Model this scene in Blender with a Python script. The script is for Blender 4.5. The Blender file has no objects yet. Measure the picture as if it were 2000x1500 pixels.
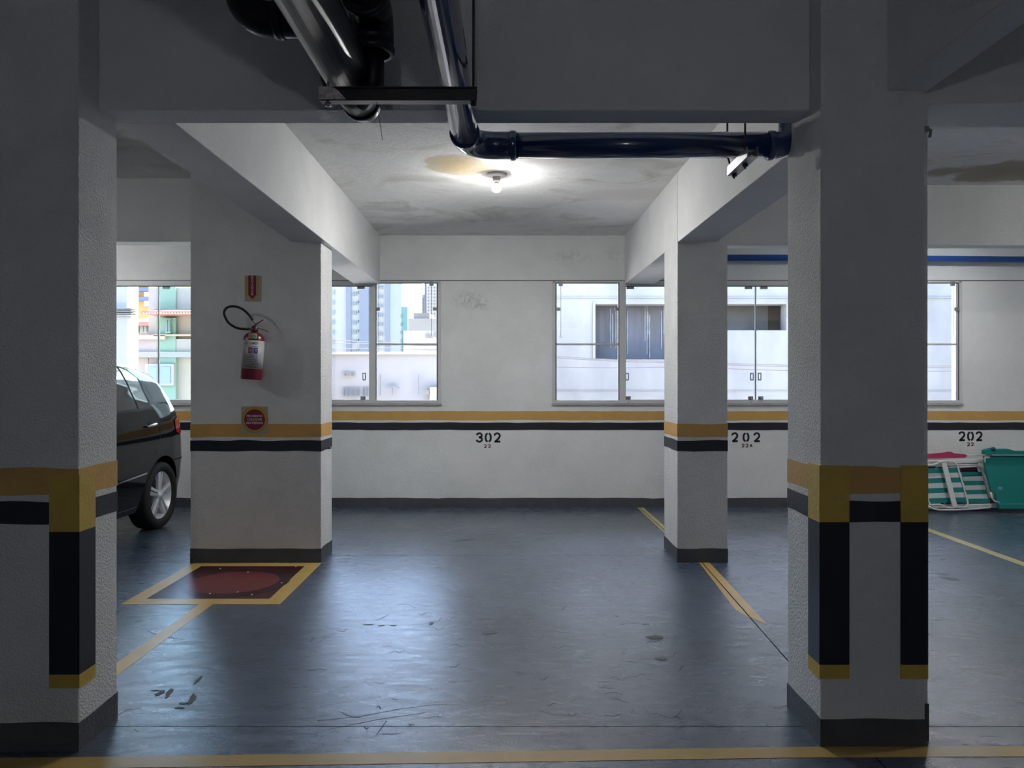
import bpy, bmesh, math, random
from mathutils import Vector, Matrix, Euler
R = random.Random(7)
scn = bpy.context.scene
col = scn.collection
PI = math.pi
F = 1450.0; HX = 1000.0; HY = 745.0; CH = 1.35      # focal length (px of the 2000 px frame), vanishing point, camera height
def P(x, y, Y):
    """pixel of the photograph at a known distance Y -> point in the place"""
    return Vector(((x - HX) * Y / F, Y, CH + (HY - y) * Y / F))

# ------------------------------------------------------------------ camera
cd = bpy.data.cameras.new('camera'); cam = bpy.data.objects.new('camera', cd); col.objects.link(cam)
cam.location = (0, 0, CH); cam.rotation_euler = (PI/2, 0, 0)
cd.sensor_width = 36; cd.sensor_fit = 'HORIZONTAL'; cd.lens = F * 36 / 2000
cd.shift_x = 0.0; cd.shift_y = -(750 - HY) / 2000.0; cd.clip_start = 0.05; cd.clip_end = 600
scn.camera = cam
# ------------------------------------------------------------------ sky, sun, exposure
world = bpy.data.worlds.new('world'); scn.world = world; world.use_nodes = True
wn = world.node_tree.nodes; wl = world.node_tree.links; wn.clear()
sky = wn.new('ShaderNodeTexSky'); sky.sky_type = 'NISHITA'; sky.sun_disc = False
sky.sun_elevation = math.radians(60); sky.sun_rotation = math.radians(40); sky.air_density = 1.0; sky.dust_density = 1.5; sky.ozone_density = 1.8
bg = wn.new('ShaderNodeBackground'); bg.inputs['Strength'].default_value = 0.62
wo = wn.new('ShaderNodeOutputWorld'); wl.new(sky.outputs[0], bg.inputs[0]); wl.new(bg.outputs[0], wo.inputs[0])
sd = bpy.data.lights.new('sun', 'SUN'); sd.energy = 14.0; sd.angle = math.radians(0.6); sd.color = (1.0, 0.97, 0.92)
sun = bpy.data.objects.new('sun', sd); col.objects.link(sun); sun.location = (0, -20, 30)
sun.rotation_euler = Vector((-math.cos(math.radians(60))*math.sin(math.radians(40)), -math.cos(math.radians(60))*math.cos(math.radians(40)), -math.sin(math.radians(60)))).to_track_quat('-Z', 'Y').to_euler()
BULB = 940.0
scn.view_settings.view_transform = 'Standard'; scn.view_settings.look = 'None'
scn.view_settings.gamma = 1.0; scn.view_settings.use_curve_mapping = False
scn.view_settings.exposure = 1.8
scn.cycles.max_bounces = 10; scn.cycles.diffuse_bounces = 6; scn.cycles.glossy_bounces = 4
scn.cycles.transparent_max_bounces = 16; scn.cycles.caustics_reflective = False; scn.cycles.caustics_refractive = False
scn.cycles.sample_clamp_indirect = 6.0
try:
    scn.cycles.use_denoising = True
except Exception: pass

# ------------------------------------------------------------------ materials
def lin(c):
    return tuple(((v/255)/12.92 if v/255 <= .04045 else ((v/255+.055)/1.055)**2.4) for v in c)
MATS = {}
def mat(name, c, rough=.6, metal=0.0, var=0.0, vscale=3.0, bump=0.0, bscale=60.0, spec=.5, emit=None, coat=0.0, rvar=0.0, c2=None, stretch=(1, 1, 1)):
    if name in MATS: return MATS[name]
    m = bpy.data.materials.new(name); m.use_nodes = True; MATS[name] = m
    n = m.node_tree.nodes; l = m.node_tree.links
    b = n['Principled BSDF']
    b.inputs['Base Color'].default_value = (*c, 1); b.inputs['Roughness'].default_value = rough
    b.inputs['Metallic'].default_value = metal; b.inputs['Specular IOR Level'].default_value = spec
    b.inputs['Coat Weight'].default_value = coat
    if emit: b.inputs['Emission Color'].default_value = (*c, 1); b.inputs['Emission Strength'].default_value = emit
    g = n.new('ShaderNodeNewGeometry'); mp = n.new('ShaderNodeMapping'); l.new(g.outputs['Position'], mp.inputs[0])
    mp.inputs['Scale'].default_value = stretch
    if var or c2 or rvar:
        t = n.new('ShaderNodeTexNoise'); t.inputs['Scale'].default_value = vscale; t.inputs['Detail'].default_value = 8; t.inputs['Roughness'].default_value = .62
        l.new(mp.outputs[0], t.inputs['Vector'])
        if var or c2:
            r = n.new('ShaderNodeValToRGB'); l.new(t.outputs[0], r.inputs[0])
            r.color_ramp.elements[0].position = .32; r.color_ramp.elements[1].position = .68
            a = c2 if c2 else tuple(v*(1-var) for v in c)
            r.color_ramp.elements[0].color = (*a, 1)
            r.color_ramp.elements[1].color = (*(c if c2 else tuple(min(1, v*(1+var*.5)) for v in c)), 1)
            l.new(r.outputs[0], b.inputs['Base Color'])
        if rvar:
            mr = n.new('ShaderNodeMapRange'); l.new(t.outputs[0], mr.inputs[0])
            mr.inputs['From Min'].default_value = .3; mr.inputs['From Max'].default_value = .7
            mr.inputs['To Min'].default_value = rough - rvar; mr.inputs['To Max'].default_value = rough + rvar
            l.new(mr.outputs[0], b.inputs['Roughness'])
    if bump:
        t2 = n.new('ShaderNodeTexNoise'); t2.inputs['Scale'].default_value = bscale; t2.inputs['Detail'].default_value = 4
        l.new(g.outputs['Position'], t2.inputs['Vector'])
        bm_ = n.new('ShaderNodeBump'); bm_.inputs['Strength'].default_value = min(1, bump); bm_.inputs['Distance'].default_value = .01
        l.new(t2.outputs[0], bm_.inputs['Height']); l.new(bm_.outputs[0], b.inputs['Normal'])
    return m

M_wall = mat('white_wall_paint', (.78, .79, .77), .75, var=.10, vscale=1.6, bump=.35, bscale=45)
M_rough = mat('textured_column_render', (.77, .77, .76), .85, var=.07, vscale=5, bump=.95, bscale=110)
M_beam = mat('beam_render', (.77, .77, .76), .85, var=.07, vscale=2.5, bump=.6, bscale=90)
M_ochre = mat('ochre_paint', (.62, .36, .105), .6, var=.08, vscale=9, bump=.25, bscale=60)
M_black = mat('black_band_paint', (.012, .013, .022), .42, bump=.2, bscale=60)
M_skirt = mat('grey_skirting_paint', (.075, .08, .09), .5, var=.2, vscale=8, bump=.5, bscale=70)
M_yellow = mat('yellow_guard', (.60, .41, .07), .5, var=.12, vscale=14, bump=.3, bscale=80)
M_gblack = mat('black_guard_rubber', (.008, .009, .016), .45, bump=.1)
M_alu = mat('white_aluminium', (.62, .62, .61), .4, metal=.0, var=.05)
M_track = mat('dark_gasket', (.10, .10, .10), .6)
M_fit = mat('grey_fitting', (.32, .33, .33), .35, metal=.6)
M_line = mat('yellow_floor_paint', (.56, .38, .12), .36, var=.10, vscale=9, bump=.06, bscale=25)
M_line2 = mat('pale_yellow_floor_paint', (.52, .44, .18), .36, var=.15, vscale=9, bump=.06, bscale=25)
M_red1 = mat('dark_red_floor_paint', (.060, .013, .024), .25, var=.2, vscale=6, bump=.05, bscale=25)
M_red2 = mat('red_circle_floor_paint', (.17, .030, .036), .25, var=.15, vscale=6, bump=.05, bscale=25)
M_redg = mat('greyed_red_paint', (.030, .012, .02), .25)
M_pipeblk = mat('black_pipe', (.005, .006, .014), .42, spec=.3)
M_pipeblue = mat('blue_pipe', (.010, .028, .115), .12, spec=.6, coat=.6)
M_pipeblue2 = mat('bright_blue_pipe', (.015, .09, .36), .3)
M_steel = mat('dark_steel', (.045, .045, .05), .38, metal=.5, var=.3, vscale=20)
M_litend = mat('spotted_lit_steel', (.80, .74, .74), .6, c2=(.30, .22, .22), vscale=90)  # pale spotted tone for the lit end of the support bar
M_zinc = mat('galvanised_steel', (.45, .45, .44), .4, metal=.7, var=.25, vscale=60)
M_exred = mat('extinguisher_red', (.14, .008, .022), .3)
M_exwhite = mat('label_white', (.42, .42, .43), .5)
M_ink = mat('label_ink', (.02, .02, .025), .6)
M_hose = mat('black_hose', (.006, .007, .009), .45)
M_cream = mat('cream_sign_plastic', (.40, .37, .27), .4)
M_signy = mat('sign_yellow', (.50, .30, .04), .4)
M_signr = mat('sign_red', (.20, .008, .03), .4)
M_signw = mat('sign_white_letter', (.72, .68, .70), .5)
M_num = mat('stencil_black', (.008, .008, .010), .6)
M_numr = mat('stencil_red', (.17, .03, .05), .6)
M_mark = mat('peeled_paint', (.085, .095, .10), .6, var=.3, vscale=40)
M_crack = mat('joint_dark', (.012, .012, .014), .8)
M_teal = mat('teal_fabric', (.006, .22, .20), .8, bump=.3, bscale=300)
M_tealw = mat('pale_fabric', (.62, .66, .66), .8, bump=.3, bscale=300)
M_pink = mat('pink_fabric', (.42, .035, .12), .8, bump=.3, bscale=300)
M_maroon = mat('maroon_fabric', (.13, .006, .05), .8, bump=.3, bscale=300)
M_tube = mat('white_tube', (.70, .70, .68), .35)
M_carp = mat('black_car_paint', (.006, .0065, .008), .07, spec=.5)
M_carglass = mat('tinted_car_glass', (.012, .014, .016), .04, spec=.9, coat=1.0)
M_rubber = mat('black_rubber', (.012, .012, .013), .75)
M_alloy = mat('alloy_wheel', (.70, .71, .73), .35, metal=.35)
M_chrome = mat('chrome', (.78, .8, .82), .15, metal=.9)
M_tail = mat('tail_light_red', (.55, .01, .02), .12, coat=1.0)
M_bulb = mat('lit_bulb', (.98, .98, .97), .4, emit=BULB)
M_bulbtop = mat('glowing_bulb_shoulder', (1.0, .97, .94), .4, emit=2.5)
M_bulb3 = mat('added_bulb_lower_power', (.95, .97, 1.0), .4, emit=BULB*.45)
M_bulb2 = mat('added_dim_bulb', (.94, .93, 1.0), .4, emit=BULB*.155)
M_plast = mat('white_plastic', (.6, .58, .56), .4)
M_cord = mat('pull_cord', (.35, .35, .34), .6)

def glass(name, tint=(1, 1, 1)):
    m = bpy.data.materials.new(name); m.use_nodes = True; n = m.node_tree.nodes; l = m.node_tree.links; n.clear()
    o = n.new('ShaderNodeOutputMaterial'); mx = n.new('ShaderNodeMixShader'); tr = n.new('ShaderNodeBsdfTransparent')
    gl = n.new('ShaderNodeBsdfGlossy'); fr = n.new('ShaderNodeFresnel'); fr.inputs[0].default_value = 1.35
    tr.inputs[0].default_value = (*tint, 1); gl.inputs['Roughness'].default_value = .02
    l.new(fr.outputs[0], mx.inputs[0]); l.new(tr.outputs[0], mx.inputs[1]); l.new(gl.outputs[0], mx.inputs[2]); l.new(mx.outputs[0], o.inputs[0])
    MATS[name] = m; return m
M_glass = glass('window_glass', (.97, .98, .98)); M_glassg = glass('green_window_glass', (.90, .975, .95))

def floor_material():
    m = mat('grey_blue_floor_paint', (.080, .105, .155), .26, var=.30, vscale=1.7, bump=.10, bscale=22, rvar=.05, stretch=(1, .8, 1))
    n = m.node_tree.nodes; l = m.node_tree.links; b = n['Principled BSDF']
    g = n.new('ShaderNodeNewGeometry')
    # fine worn scratches and swirls of the trowelled coat: real relief and slight colour wear
    mp = n.new('ShaderNodeMapping'); mp.inputs['Scale'].default_value = (2.2, 5.5, 1); mp.inputs['Rotation'].default_value = (0, 0, .25)
    l.new(g.outputs['Position'], mp.inputs[0])
    v = n.new('ShaderNodeTexNoise'); v.inputs['Scale'].default_value = 2.6; v.inputs['Detail'].default_value = 12; v.inputs['Roughness'].default_value = .72; v.inputs['Distortion'].default_value = 1.3
    l.new(mp.outputs[0], v.inputs['Vector'])
    w = n.new('ShaderNodeTexNoise'); w.inputs['Scale'].default_value = 120; w.inputs['Detail'].default_value = 3; l.new(g.outputs['Position'], w.inputs['Vector'])
    ad = n.new('ShaderNodeMath'); ad.operation = 'MULTIPLY_ADD'; ad.inputs[1].default_value = .35; l.new(w.outputs[0], ad.inputs[0]); l.new(v.outputs[0], ad.inputs[2])
    bu = n.new('ShaderNodeBump'); bu.inputs['Strength'].default_value = .42; bu.inputs['Distance'].default_value = .005
    l.new(ad.outputs[0], bu.inputs['Height']); l.new(bu.outputs[0], b.inputs['Normal'])
    mr = n.new('ShaderNodeMapRange'); l.new(v.outputs[0], mr.inputs[0]); mr.inputs['From Min'].default_value = .35; mr.inputs['From Max'].default_value = .65
    mr.inputs['To Min'].default_value = .24; mr.inputs['To Max'].default_value = .34; l.new(mr.outputs[0], b.inputs['Roughness'])
    b.inputs['Specular IOR Level'].default_value = .42; b.inputs['Coat Weight'].default_value = .65; b.inputs['Coat Roughness'].default_value = .20; l.new(bu.outputs[0], b.inputs['Coat Normal'])
    return m
M_floor = floor_material()

def ceiling_material():
    m = bpy.data.materials.new('stained_ceiling_plaster'); m.use_nodes = True; n = m.node_tree.nodes; l = m.node_tree.links
    b = n['Principled BSDF']; b.inputs['Roughness'].default_value = .8
    g = n.new('ShaderNodeNewGeometry')
    mp = n.new('ShaderNodeMapping'); mp.inputs['Scale'].default_value = (1, 1.3, 1); l.new(g.outputs['Position'], mp.inputs[0])
    t = n.new('ShaderNodeTexNoise'); t.inputs['Scale'].default_value = 1.5; t.inputs['Detail'].default_value = 9; t.inputs['Roughness'].default_value = .6; t.inputs['Distortion'].default_value = 1.6
    l.new(mp.outputs[0], t.inputs['Vector'])
    r = n.new('ShaderNodeValToRGB'); l.new(t.outputs[0], r.inputs[0]); e = r.color_ramp.elements
    e[0].position = .30; e[0].color = (.62, .61, .56, 1); e[1].position = .72; e[1].color = (.86, .87, .85, 1)
    x = e.new(.44); x.color = (.80, .79, .75, 1); x = e.new(.50); x.color = (.87, .84, .82, 1); x = e.new(.54); x.color = (.80, .80, .77, 1)
    last = r.outputs[0]
    def stain(cx, cy, rx, ry, core, ring, strength):
        nonlocal last
        vm = n.new('ShaderNodeVectorMath'); vm.operation = 'SUBTRACT'; vm.inputs[1].default_value = (cx, cy, 2.913)
        l.new(g.outputs['Position'], vm.inputs[0])
        sc = n.new('ShaderNodeVectorMath'); sc.operation = 'MULTIPLY'; sc.inputs[1].default_value = (1/rx, 1/ry, 0); l.new(vm.outputs[0], sc.inputs[0])
        nz = n.new('ShaderNodeTexNoise'); nz.inputs['Scale'].default_value = 3.5; nz.inputs['Detail'].default_value = 6; l.new(g.outputs['Position'], nz.inputs['Vector'])
        ln = n.new('ShaderNodeVectorMath'); ln.operation = 'LENGTH'; l.new(sc.outputs[0], ln.inputs[0])
        a = n.new('ShaderNodeMath'); a.operation = 'MULTIPLY_ADD'; a.inputs[1].default_value = .7; l.new(nz.outputs[0], a.inputs[0]); l.new(ln.outputs['Value'], a.inputs[2])
        cr = n.new('ShaderNodeValToRGB'); l.new(a.outputs[0], cr.inputs[0]); q = cr.color_ramp.elements
        q[0].position = .55; q[0].color = (*core, 1); q[1].position = 1.0; q[1].color = (*ring, 1)
        fr = n.new('ShaderNodeValToRGB'); l.new(a.outputs[0], fr.inputs[0]); q = fr.color_ramp.elements
        mixv = n.new('ShaderNodeMath'); mixv.operation = 'MULTIPLY'
        q[0].position = .9; q[0].color = (1, 1, 1, 1); q[1].position = 1.38 / 1.4; q[1].color = (0, 0, 0, 1)
        mixv.inputs[1].default_value = strength; l.new(fr.outputs[0], mixv.inputs[0])
        mx = n.new('ShaderNodeMix'); mx.data_type = 'RGBA'; l.new(mixv.outputs[0], mx.inputs[0]); l.new(last, mx.inputs[6]); l.new(cr.outputs[0], mx.inputs[7]); last = mx.outputs[2]
    stain(-.42, 5.38, .62, .55, (.70, .69, .66), (.93, .91, .88), .9)
    stain(-.38, 5.38, .44, .42, (.50, .38, .20), (.62, .56, .44), .95)
    stain(.25, 5.25, .75, .42, (.70, .67, .64), (.93, .90, .87), .8)
    stain(1.0, 6.2, .8, .5, (.74, .69, .66), (.90, .87, .84), .7)
    stain(4.0, 5.55, 1.4, .45, (.34, .27, .17), (.48, .43, .35), .9)
    l.new(last, b.inputs['Base Color'])
    t2 = n.new('ShaderNodeTexNoise'); t2.inputs['Scale'].default_value = 30; t2.inputs['Detail'].default_value = 5; l.new(g.outputs['Position'], t2.inputs['Vector'])
    bu = n.new('ShaderNodeBump'); bu.inputs['Strength'].default_value = .3; bu.inputs['Distance'].default_value = .01; l.new(t2.outputs[0], bu.inputs['Height']); l.new(bu.outputs[0], b.inputs['Normal'])
    return m
M_ceil = ceiling_material()

def wall_back_material():
    m = M_wall.copy(); m.name = 'patched_white_wall_paint'; n = m.node_tree.nodes; l = m.node_tree.links; b = n['Principled BSDF']
    src = b.inputs['Base Color'].links[0].from_socket; g = n.new('ShaderNodeNewGeometry'); last = src
    nz = n.new('ShaderNodeTexNoise'); nz.inputs['Scale'].default_value = 28; nz.inputs['Detail'].default_value = 5; l.new(g.outputs['Position'], nz.inputs['Vector'])
    for cx, cz, rx, rz, st in ((-.45, 2.22, .20, .12, .55), (-.33, 2.16, .10, .06, .6), (.62, 2.68, .26, .10, .35), (1.1, 2.7, .2, .12, .3)):
        sb = n.new('ShaderNodeVectorMath'); sb.operation = 'SUBTRACT'; sb.inputs[1].default_value = (cx, 7.95, cz); l.new(g.outputs['Position'], sb.inputs[0])
        sc = n.new('ShaderNodeVectorMath'); sc.operation = 'MULTIPLY'; sc.inputs[1].default_value = (1/rx, 0, 1/rz); l.new(sb.outputs[0], sc.inputs[0])
        ln = n.new('ShaderNodeVectorMath'); ln.operation = 'LENGTH'; l.new(sc.outputs[0], ln.inputs[0])
        f = n.new('ShaderNodeMapRange'); f.inputs['From Min'].default_value = 1.15; f.inputs['From Max'].default_value = .2; f.inputs['To Max'].default_value = 1.0; l.new(ln.outputs['Value'], f.inputs['Value'])
        h = n.new('ShaderNodeMapRange'); h.inputs['From Min'].default_value = .42; h.inputs['From Max'].default_value = .58; h.inputs['To Max'].default_value = st; l.new(nz.outputs[0], h.inputs['Value'])
        mu = n.new('ShaderNodeMath'); mu.operation = 'MULTIPLY'; l.new(f.outputs[0], mu.inputs[0]); l.new(h.outputs[0], mu.inputs[1])
        mx = n.new('ShaderNodeMix'); mx.data_type = 'RGBA'; mx.inputs[7].default_value = (.46, .46, .45, 1); l.new(mu.outputs[0], mx.inputs[0]); l.new(last, mx.inputs[6]); last = mx.outputs[2]
    l.new(last, b.inputs['Base Color']); return m
# ------------------------------------------------------------------ mesh helpers
class MB:
    def __init__(s): s.v = []; s.f = []; s.m = []; s.sm = []
    def add(s, vs, fs, mi=0, smooth=False):
        o = len(s.v); s.v += [tuple(v) for v in vs]
        for f in fs: s.f.append([i + o for i in f]); s.m.append(mi); s.sm.append(smooth)
        return s
    def box(s, x0, x1, y0, y1, z0, z1, mi=0):
        v = [(x, y, z) for z in (z0, z1) for y in (y0, y1) for x in (x0, x1)]
        return s.add(v, [(0, 2, 3, 1), (4, 5, 7, 6), (0, 1, 5, 4), (2, 6, 7, 3), (0, 4, 6, 2), (1, 3, 7, 5)], mi)
    def bar(s, a, b, w, h, up=(0, 0, 1), mi=0):
        a = Vector(a); b = Vector(b); d = (b - a).normalized(); u = Vector(up)
        x = d.cross(u)
        if x.length < 1e-4: x = d.cross(Vector((1, 0, 0)))
        x.normalize(); z = x.cross(d)
        v = [p + x*i*w/2 + z*j*h/2 for p in (a, b) for i, j in ((-1, -1), (1, -1), (1, 1), (-1, 1))]
        return s.add(v, [(3, 2, 1, 0), (4, 5, 6, 7), (0, 1, 5, 4), (1, 2, 6, 5), (2, 3, 7, 6), (3, 0, 4, 7)], mi)
    def prism(s, pts, axis, a, b, mi=0):
        """2-D polygon extruded along an axis: 'y' takes (x,z), 'z' takes (x,y), 'x' takes (y,z)"""
        def q(p, t): return {'y': (p[0], t, p[1]), 'z': (p[0], p[1], t), 'x': (t, p[0], p[1])}[axis]
        n = len(pts); v = [q(p, a) for p in pts] + [q(p, b) for p in pts]
        f = [tuple(range(n)), tuple(range(2*n-1, n-1, -1))] + [(i, n+i, n+(i+1) % n, (i+1) % n) for i in range(n)]
        return s.add(v, f, mi)
    def tube(s, pts, r, n=12, mi=0, cap=True, closed=False):
        pts = [Vector(p) for p in pts]; rs = r if isinstance(r, (list, tuple)) else [r]*len(pts)
        N = len(pts); up = None; vs = []
        for i, p in enumerate(pts):
            if closed: d = pts[(i+1) % N] - pts[i-1]
            else: d = (pts[min(i+1, N-1)] - pts[max(i-1, 0)])
            d = d.normalized() if d.length > 1e-9 else Vector((0, 0, 1))
            if up is None:
                up = Vector((0, 0, 1)) if abs(d.z) < .9 else Vector((1, 0, 0))
            x = d.cross(up).normalized(); up = x.cross(d).normalized()
            for k in range(n):
                a = 2*PI*k/n; vs.append(p + (x*math.cos(a) + up*math.sin(a))*rs[i])
        fs = []
        for i in range(N if closed else N-1):
            for k in range(n):
                j = (i+1) % N
                fs.append((i*n+k, i*n+(k+1) % n, j*n+(k+1) % n, j*n+k))
        s.add(vs, fs, mi, True)
        if cap and not closed:
            o = len(s.v) - N*n
            s.f.append([o+k for k in range(n)][::-1]); s.m.append(mi); s.sm.append(False)
            s.f.append([o+(N-1)*n+k for k in range(n)]); s.m.append(mi); s.sm.append(False)
        return s
    def lathe(s, prof, c, axis=(0, 0, 1), n=24, mi=0, smooth=True):
        """prof: list of (radius, height) along axis from c"""
        ax = Vector(axis).normalized(); up = Vector((1, 0, 0)) if abs(ax.x) < .9 else Vector((0, 0, 1))
        x = ax.cross(up).normalized(); y = x.cross(ax); c = Vector(c)
        vs = [c + ax*h + (x*math.cos(2*PI*k/n) + y*math.sin(2*PI*k/n))*max(r, 1e-5) for r, h in prof for k in range(n)]
        fs = [(i*n+k, i*n+(k+1) % n, (i+1)*n+(k+1) % n, (i+1)*n+k) for i in range(len(prof)-1) for k in range(n)]
        return s.add(vs, fs, mi, smooth)
    def build(s, name, mats, parent=None, bevel=0, label=None, fix=True):
        me = bpy.data.meshes.new(name); me.from_pydata(s.v, [], s.f)
        for m in (mats if isinstance(mats, (list, tuple)) else [mats]): me.materials.append(m)
        me.polygons.foreach_set('material_index', s.m); me.polygons.foreach_set('use_smooth', s.sm)
        if fix:
            bm = bmesh.new(); bm.from_mesh(me); bmesh.ops.remove_doubles(bm, verts=bm.verts, dist=1e-5)
            bmesh.ops.recalc_face_normals(bm, faces=bm.faces); bm.to_mesh(me); bm.free()
        me.update()
        o = bpy.data.objects.new(name, me); col.objects.link(o)
        if bevel:
            b = o.modifiers.new('bevel', 'BEVEL'); b.width = bevel; b.segments = 2; b.limit_method = 'ANGLE'
        if parent: adopt(o, parent)
        if label: o['label'] = label
        return o
def world_loc(p):
    m = Matrix.Translation(p.location) @ p.rotation_euler.to_matrix().to_4x4()
    return world_loc(p.parent) @ p.matrix_parent_inverse @ m if p.parent else m
def adopt(o, parent):
    o.parent = parent; o.matrix_parent_inverse = world_loc(parent).inverted()
def thing(name, label, cat, loc=(0, 0, 0), group=None):
    o = bpy.data.objects.new(name, None); col.objects.link(o); o.location = loc; o.empty_display_size = .05
    o['label'] = label; o['category'] = cat
    if group: o['group'] = group
    return o
def tag(o, label, cat, group=None):
    o['label'] = label; o['category'] = cat
    if group: o['group'] = group
    return o
def part(name, parent, loc=(0, 0, 0)):
    o = bpy.data.objects.new(name, None); col.objects.link(o); o.empty_display_size = .05
    o.parent = parent; o.matrix_parent_inverse = world_loc(parent).inverted(); o.location = loc; return o
def struct(o): o['kind'] = 'structure'; return o
def arc(c, r, a0, a1, n, ux, uy):
    c = Vector(c); ux = Vector(ux); uy = Vector(uy)
    return [c + ux*r*math.cos(a0+(a1-a0)*i/n) + uy*r*math.sin(a0+(a1-a0)*i/n) for i in range(n+1)]
def text_mesh(name, body, size, loc, parent, m, rot=(PI/2, 0, 0), extr=.0006, width=None, align='CENTER'):
    c = bpy.data.curves.new(name, 'FONT'); c.body = body; c.size = size; c.extrude = extr; c.align_x = align; c.align_y = 'CENTER'; c.offset = size*.012
    t = bpy.data.objects.new(name, c); col.objects.link(t); bpy.context.view_layer.update()
    me = bpy.data.meshes.new_from_object(t.evaluated_get(bpy.context.evaluated_depsgraph_get()))
    col.objects.unlink(t); bpy.data.objects.remove(t)
    if width:
        w = max(v.co.x for v in me.vertices) - min(v.co.x for v in me.vertices)
        for v in me.vertices: v.co.x *= width / w
    me.materials.clear(); me.materials.append(m)
    me.transform(Matrix.Translation(loc) @ Euler(rot).to_matrix().to_4x4())
    o = bpy.data.objects.new(name, me); col.objects.link(o)
    if parent: adopt(o, parent)
    return o

# ------------------------------------------------------------------ dimensions
YB = 7.95; ZC = 2.913; BZ = 2.39
OCH = (.935, 1.033); BLK = (.830, .910); SK = .103
X0, X1, YF = -6.6, 6.6, -2.6
def wavy(seed, amp):
    r = random.Random(seed); ph = [(r.uniform(0, 6.3), r.uniform(.8, 9), r.uniform(.3, 1)) for _ in range(5)]
    return lambda t: amp*sum(a*math.sin(f*t + p) for p, f, a in ph)/2
def path_band(pts, normals, z0, z1, th, amp, seed):
    """hand painted band along a polyline of (x,y) with outward normals: thin proud skin with uneven edges"""
    mb = MB(); lo = wavy(seed, amp); hi = wavy(seed+1, amp); s = 0; rows = []
    for i, (p, nn) in enumerate(zip(pts, normals)):
        if i: s += (Vector(p) - Vector(pts[i-1])).length
        a = z0 + (lo(s*3) if z0 > .01 else 0); b = z1 + hi(s*3)
        q = (p[0]+nn[0]*th, p[1]+nn[1]*th)
        rows.append([(p[0]-nn[0]*.001, p[1]-nn[1]*.001, a), (q[0], q[1], a), (q[0], q[1], b), (p[0]-nn[0]*.001, p[1]-nn[1]*.001, b)])
    for a, b in zip(rows, rows[1:]):
        mb.add(a+b, [(0, 1, 5, 4), (1, 2, 6, 5), (2, 3, 7, 6)])
    return mb
def rect_path(x0, x1, y0, y1, step=.06):
    pts = []; nor = []
    cs = [(x0, y0), (x1, y0), (x1, y1), (x0, y1), (x0, y0)]; ns = [(0, -1), (1, 0), (0, 1), (-1, 0)]
    for i in range(4):
        a = Vector(cs[i]); b = Vector(cs[i+1]); k = max(2, int((b-a).length/step))
        for j in range(k+1):
            t = j/k; p = a.lerp(b, t); n = Vector(ns[i])
            if j == 0: n = Vector(ns[i]) + Vector(ns[i-1])
            if j == k: n = Vector(ns[i]) + Vector(ns[(i+1) % 4])
            if j == 0 and i: continue
            pts.append(tuple(p)); nor.append(tuple(n))
    return pts, nor
def bands(parent, path, seed, th=.0015, skh=SK):
    path_band(*path, OCH[0], OCH[1], th, .0035, seed).build('ochre_band', M_ochre, parent, label='ochre yellow painted band')
    path_band(*path, BLK[0], BLK[1], th, .0035, seed+5).build('black_band', M_black, parent, label='black painted band')
    path_band(*path, 0.0, skh, th*1.6, .004, seed+9).build('skirting_band', M_skirt, parent, label='dark grey painted skirting')

# ------------------------------------------------------------------ floor
fl = struct(MB().box(X0, X1, YF, YB+.16, -.25, -.02).build('floor', M_crack))
JX = 1.39; g = .0035
ys = [YF, 2.905, 5.757, YB+.02]; xs = [X0, -3.9, JX, X1]
for i in range(3):
    for j in range(3):
        if xs[j] == X0: xa = X0
        else: xa = xs[j] + (g if xs[j] == JX else .0004)
        xb = xs[j+1] - (g if xs[j+1] == JX else .0004) if xs[j+1] != X1 else X1
        a = ys[i] + (g*.7 if i else 0); b = ys[i+1] - (g*.7 if i < 2 else 0)
        if j == 2 and i == 1: pass
        JT = [(1.305, 1.305), (1.305, 1.425), (1.40, 1.362)][i]; sh = lambda x, t: x + (JT[t] - JX if abs(x - JX) < .02 else 0)
        MB().prism([(sh(xa, 0), a), (sh(xb, 0), a), (sh(xb, 1), b), (sh(xa, 1), b)], 'z', -.02, 0).build('floor_slab', M_floor, fl)
def floor_poly(name, pts, m, z=.0012, label=None):
    return MB().prism(pts, 'z', .0001, z, 0).build(name, m, fl, label=label)
floor_poly('painted_line', [(-1.895, 2.97), (-1.812, 2.97), (-1.812, 4.50), (-1.895, 4.50)], M_line, label='worn ochre bay line on the left')
floor_poly('painted_line', [(1.402, 6.02), (1.440, 6.02), (1.405, 7.94), (1.3665, 7.94)], M_line2, label='yellow bay line running to the back wall')
floor_poly('painted_line', [(1.366, 6.02), (1.392, 6.02), (1.3575, 7.94), (1.340, 7.94)], M_line2, label='yellow bay line running to the back wall')
floor_poly('painted_line', [(1.366, 4.25), (1.416, 4.12), (1.472, 5.53), (1.420, 5.53)], M_line, label='yellow bay line in front of the narrow column')
floor_poly('painted_line', [(1.322, 4.40), (1.356, 4.22), (1.411, 5.53), (1.395, 5.53)], M_line, label='yellow bay line in front of the narrow column')
floor_poly('painted_line', [(3.725, 2.9), (3.805, 2.9), (3.835, 7.94), (3.75, 7.94)], M_line2, label='yellow bay line on the right')
floor_poly('painted_line', [(X0, 2.50), (-1.6, 2.585), (1.1, 2.665), (X1, 2.70), (X1, 2.77), (1.1, 2.742), (-1.6, 2.665), (X0, 2.58)], M_line, label='ochre line crossing the front of the bays')
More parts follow.
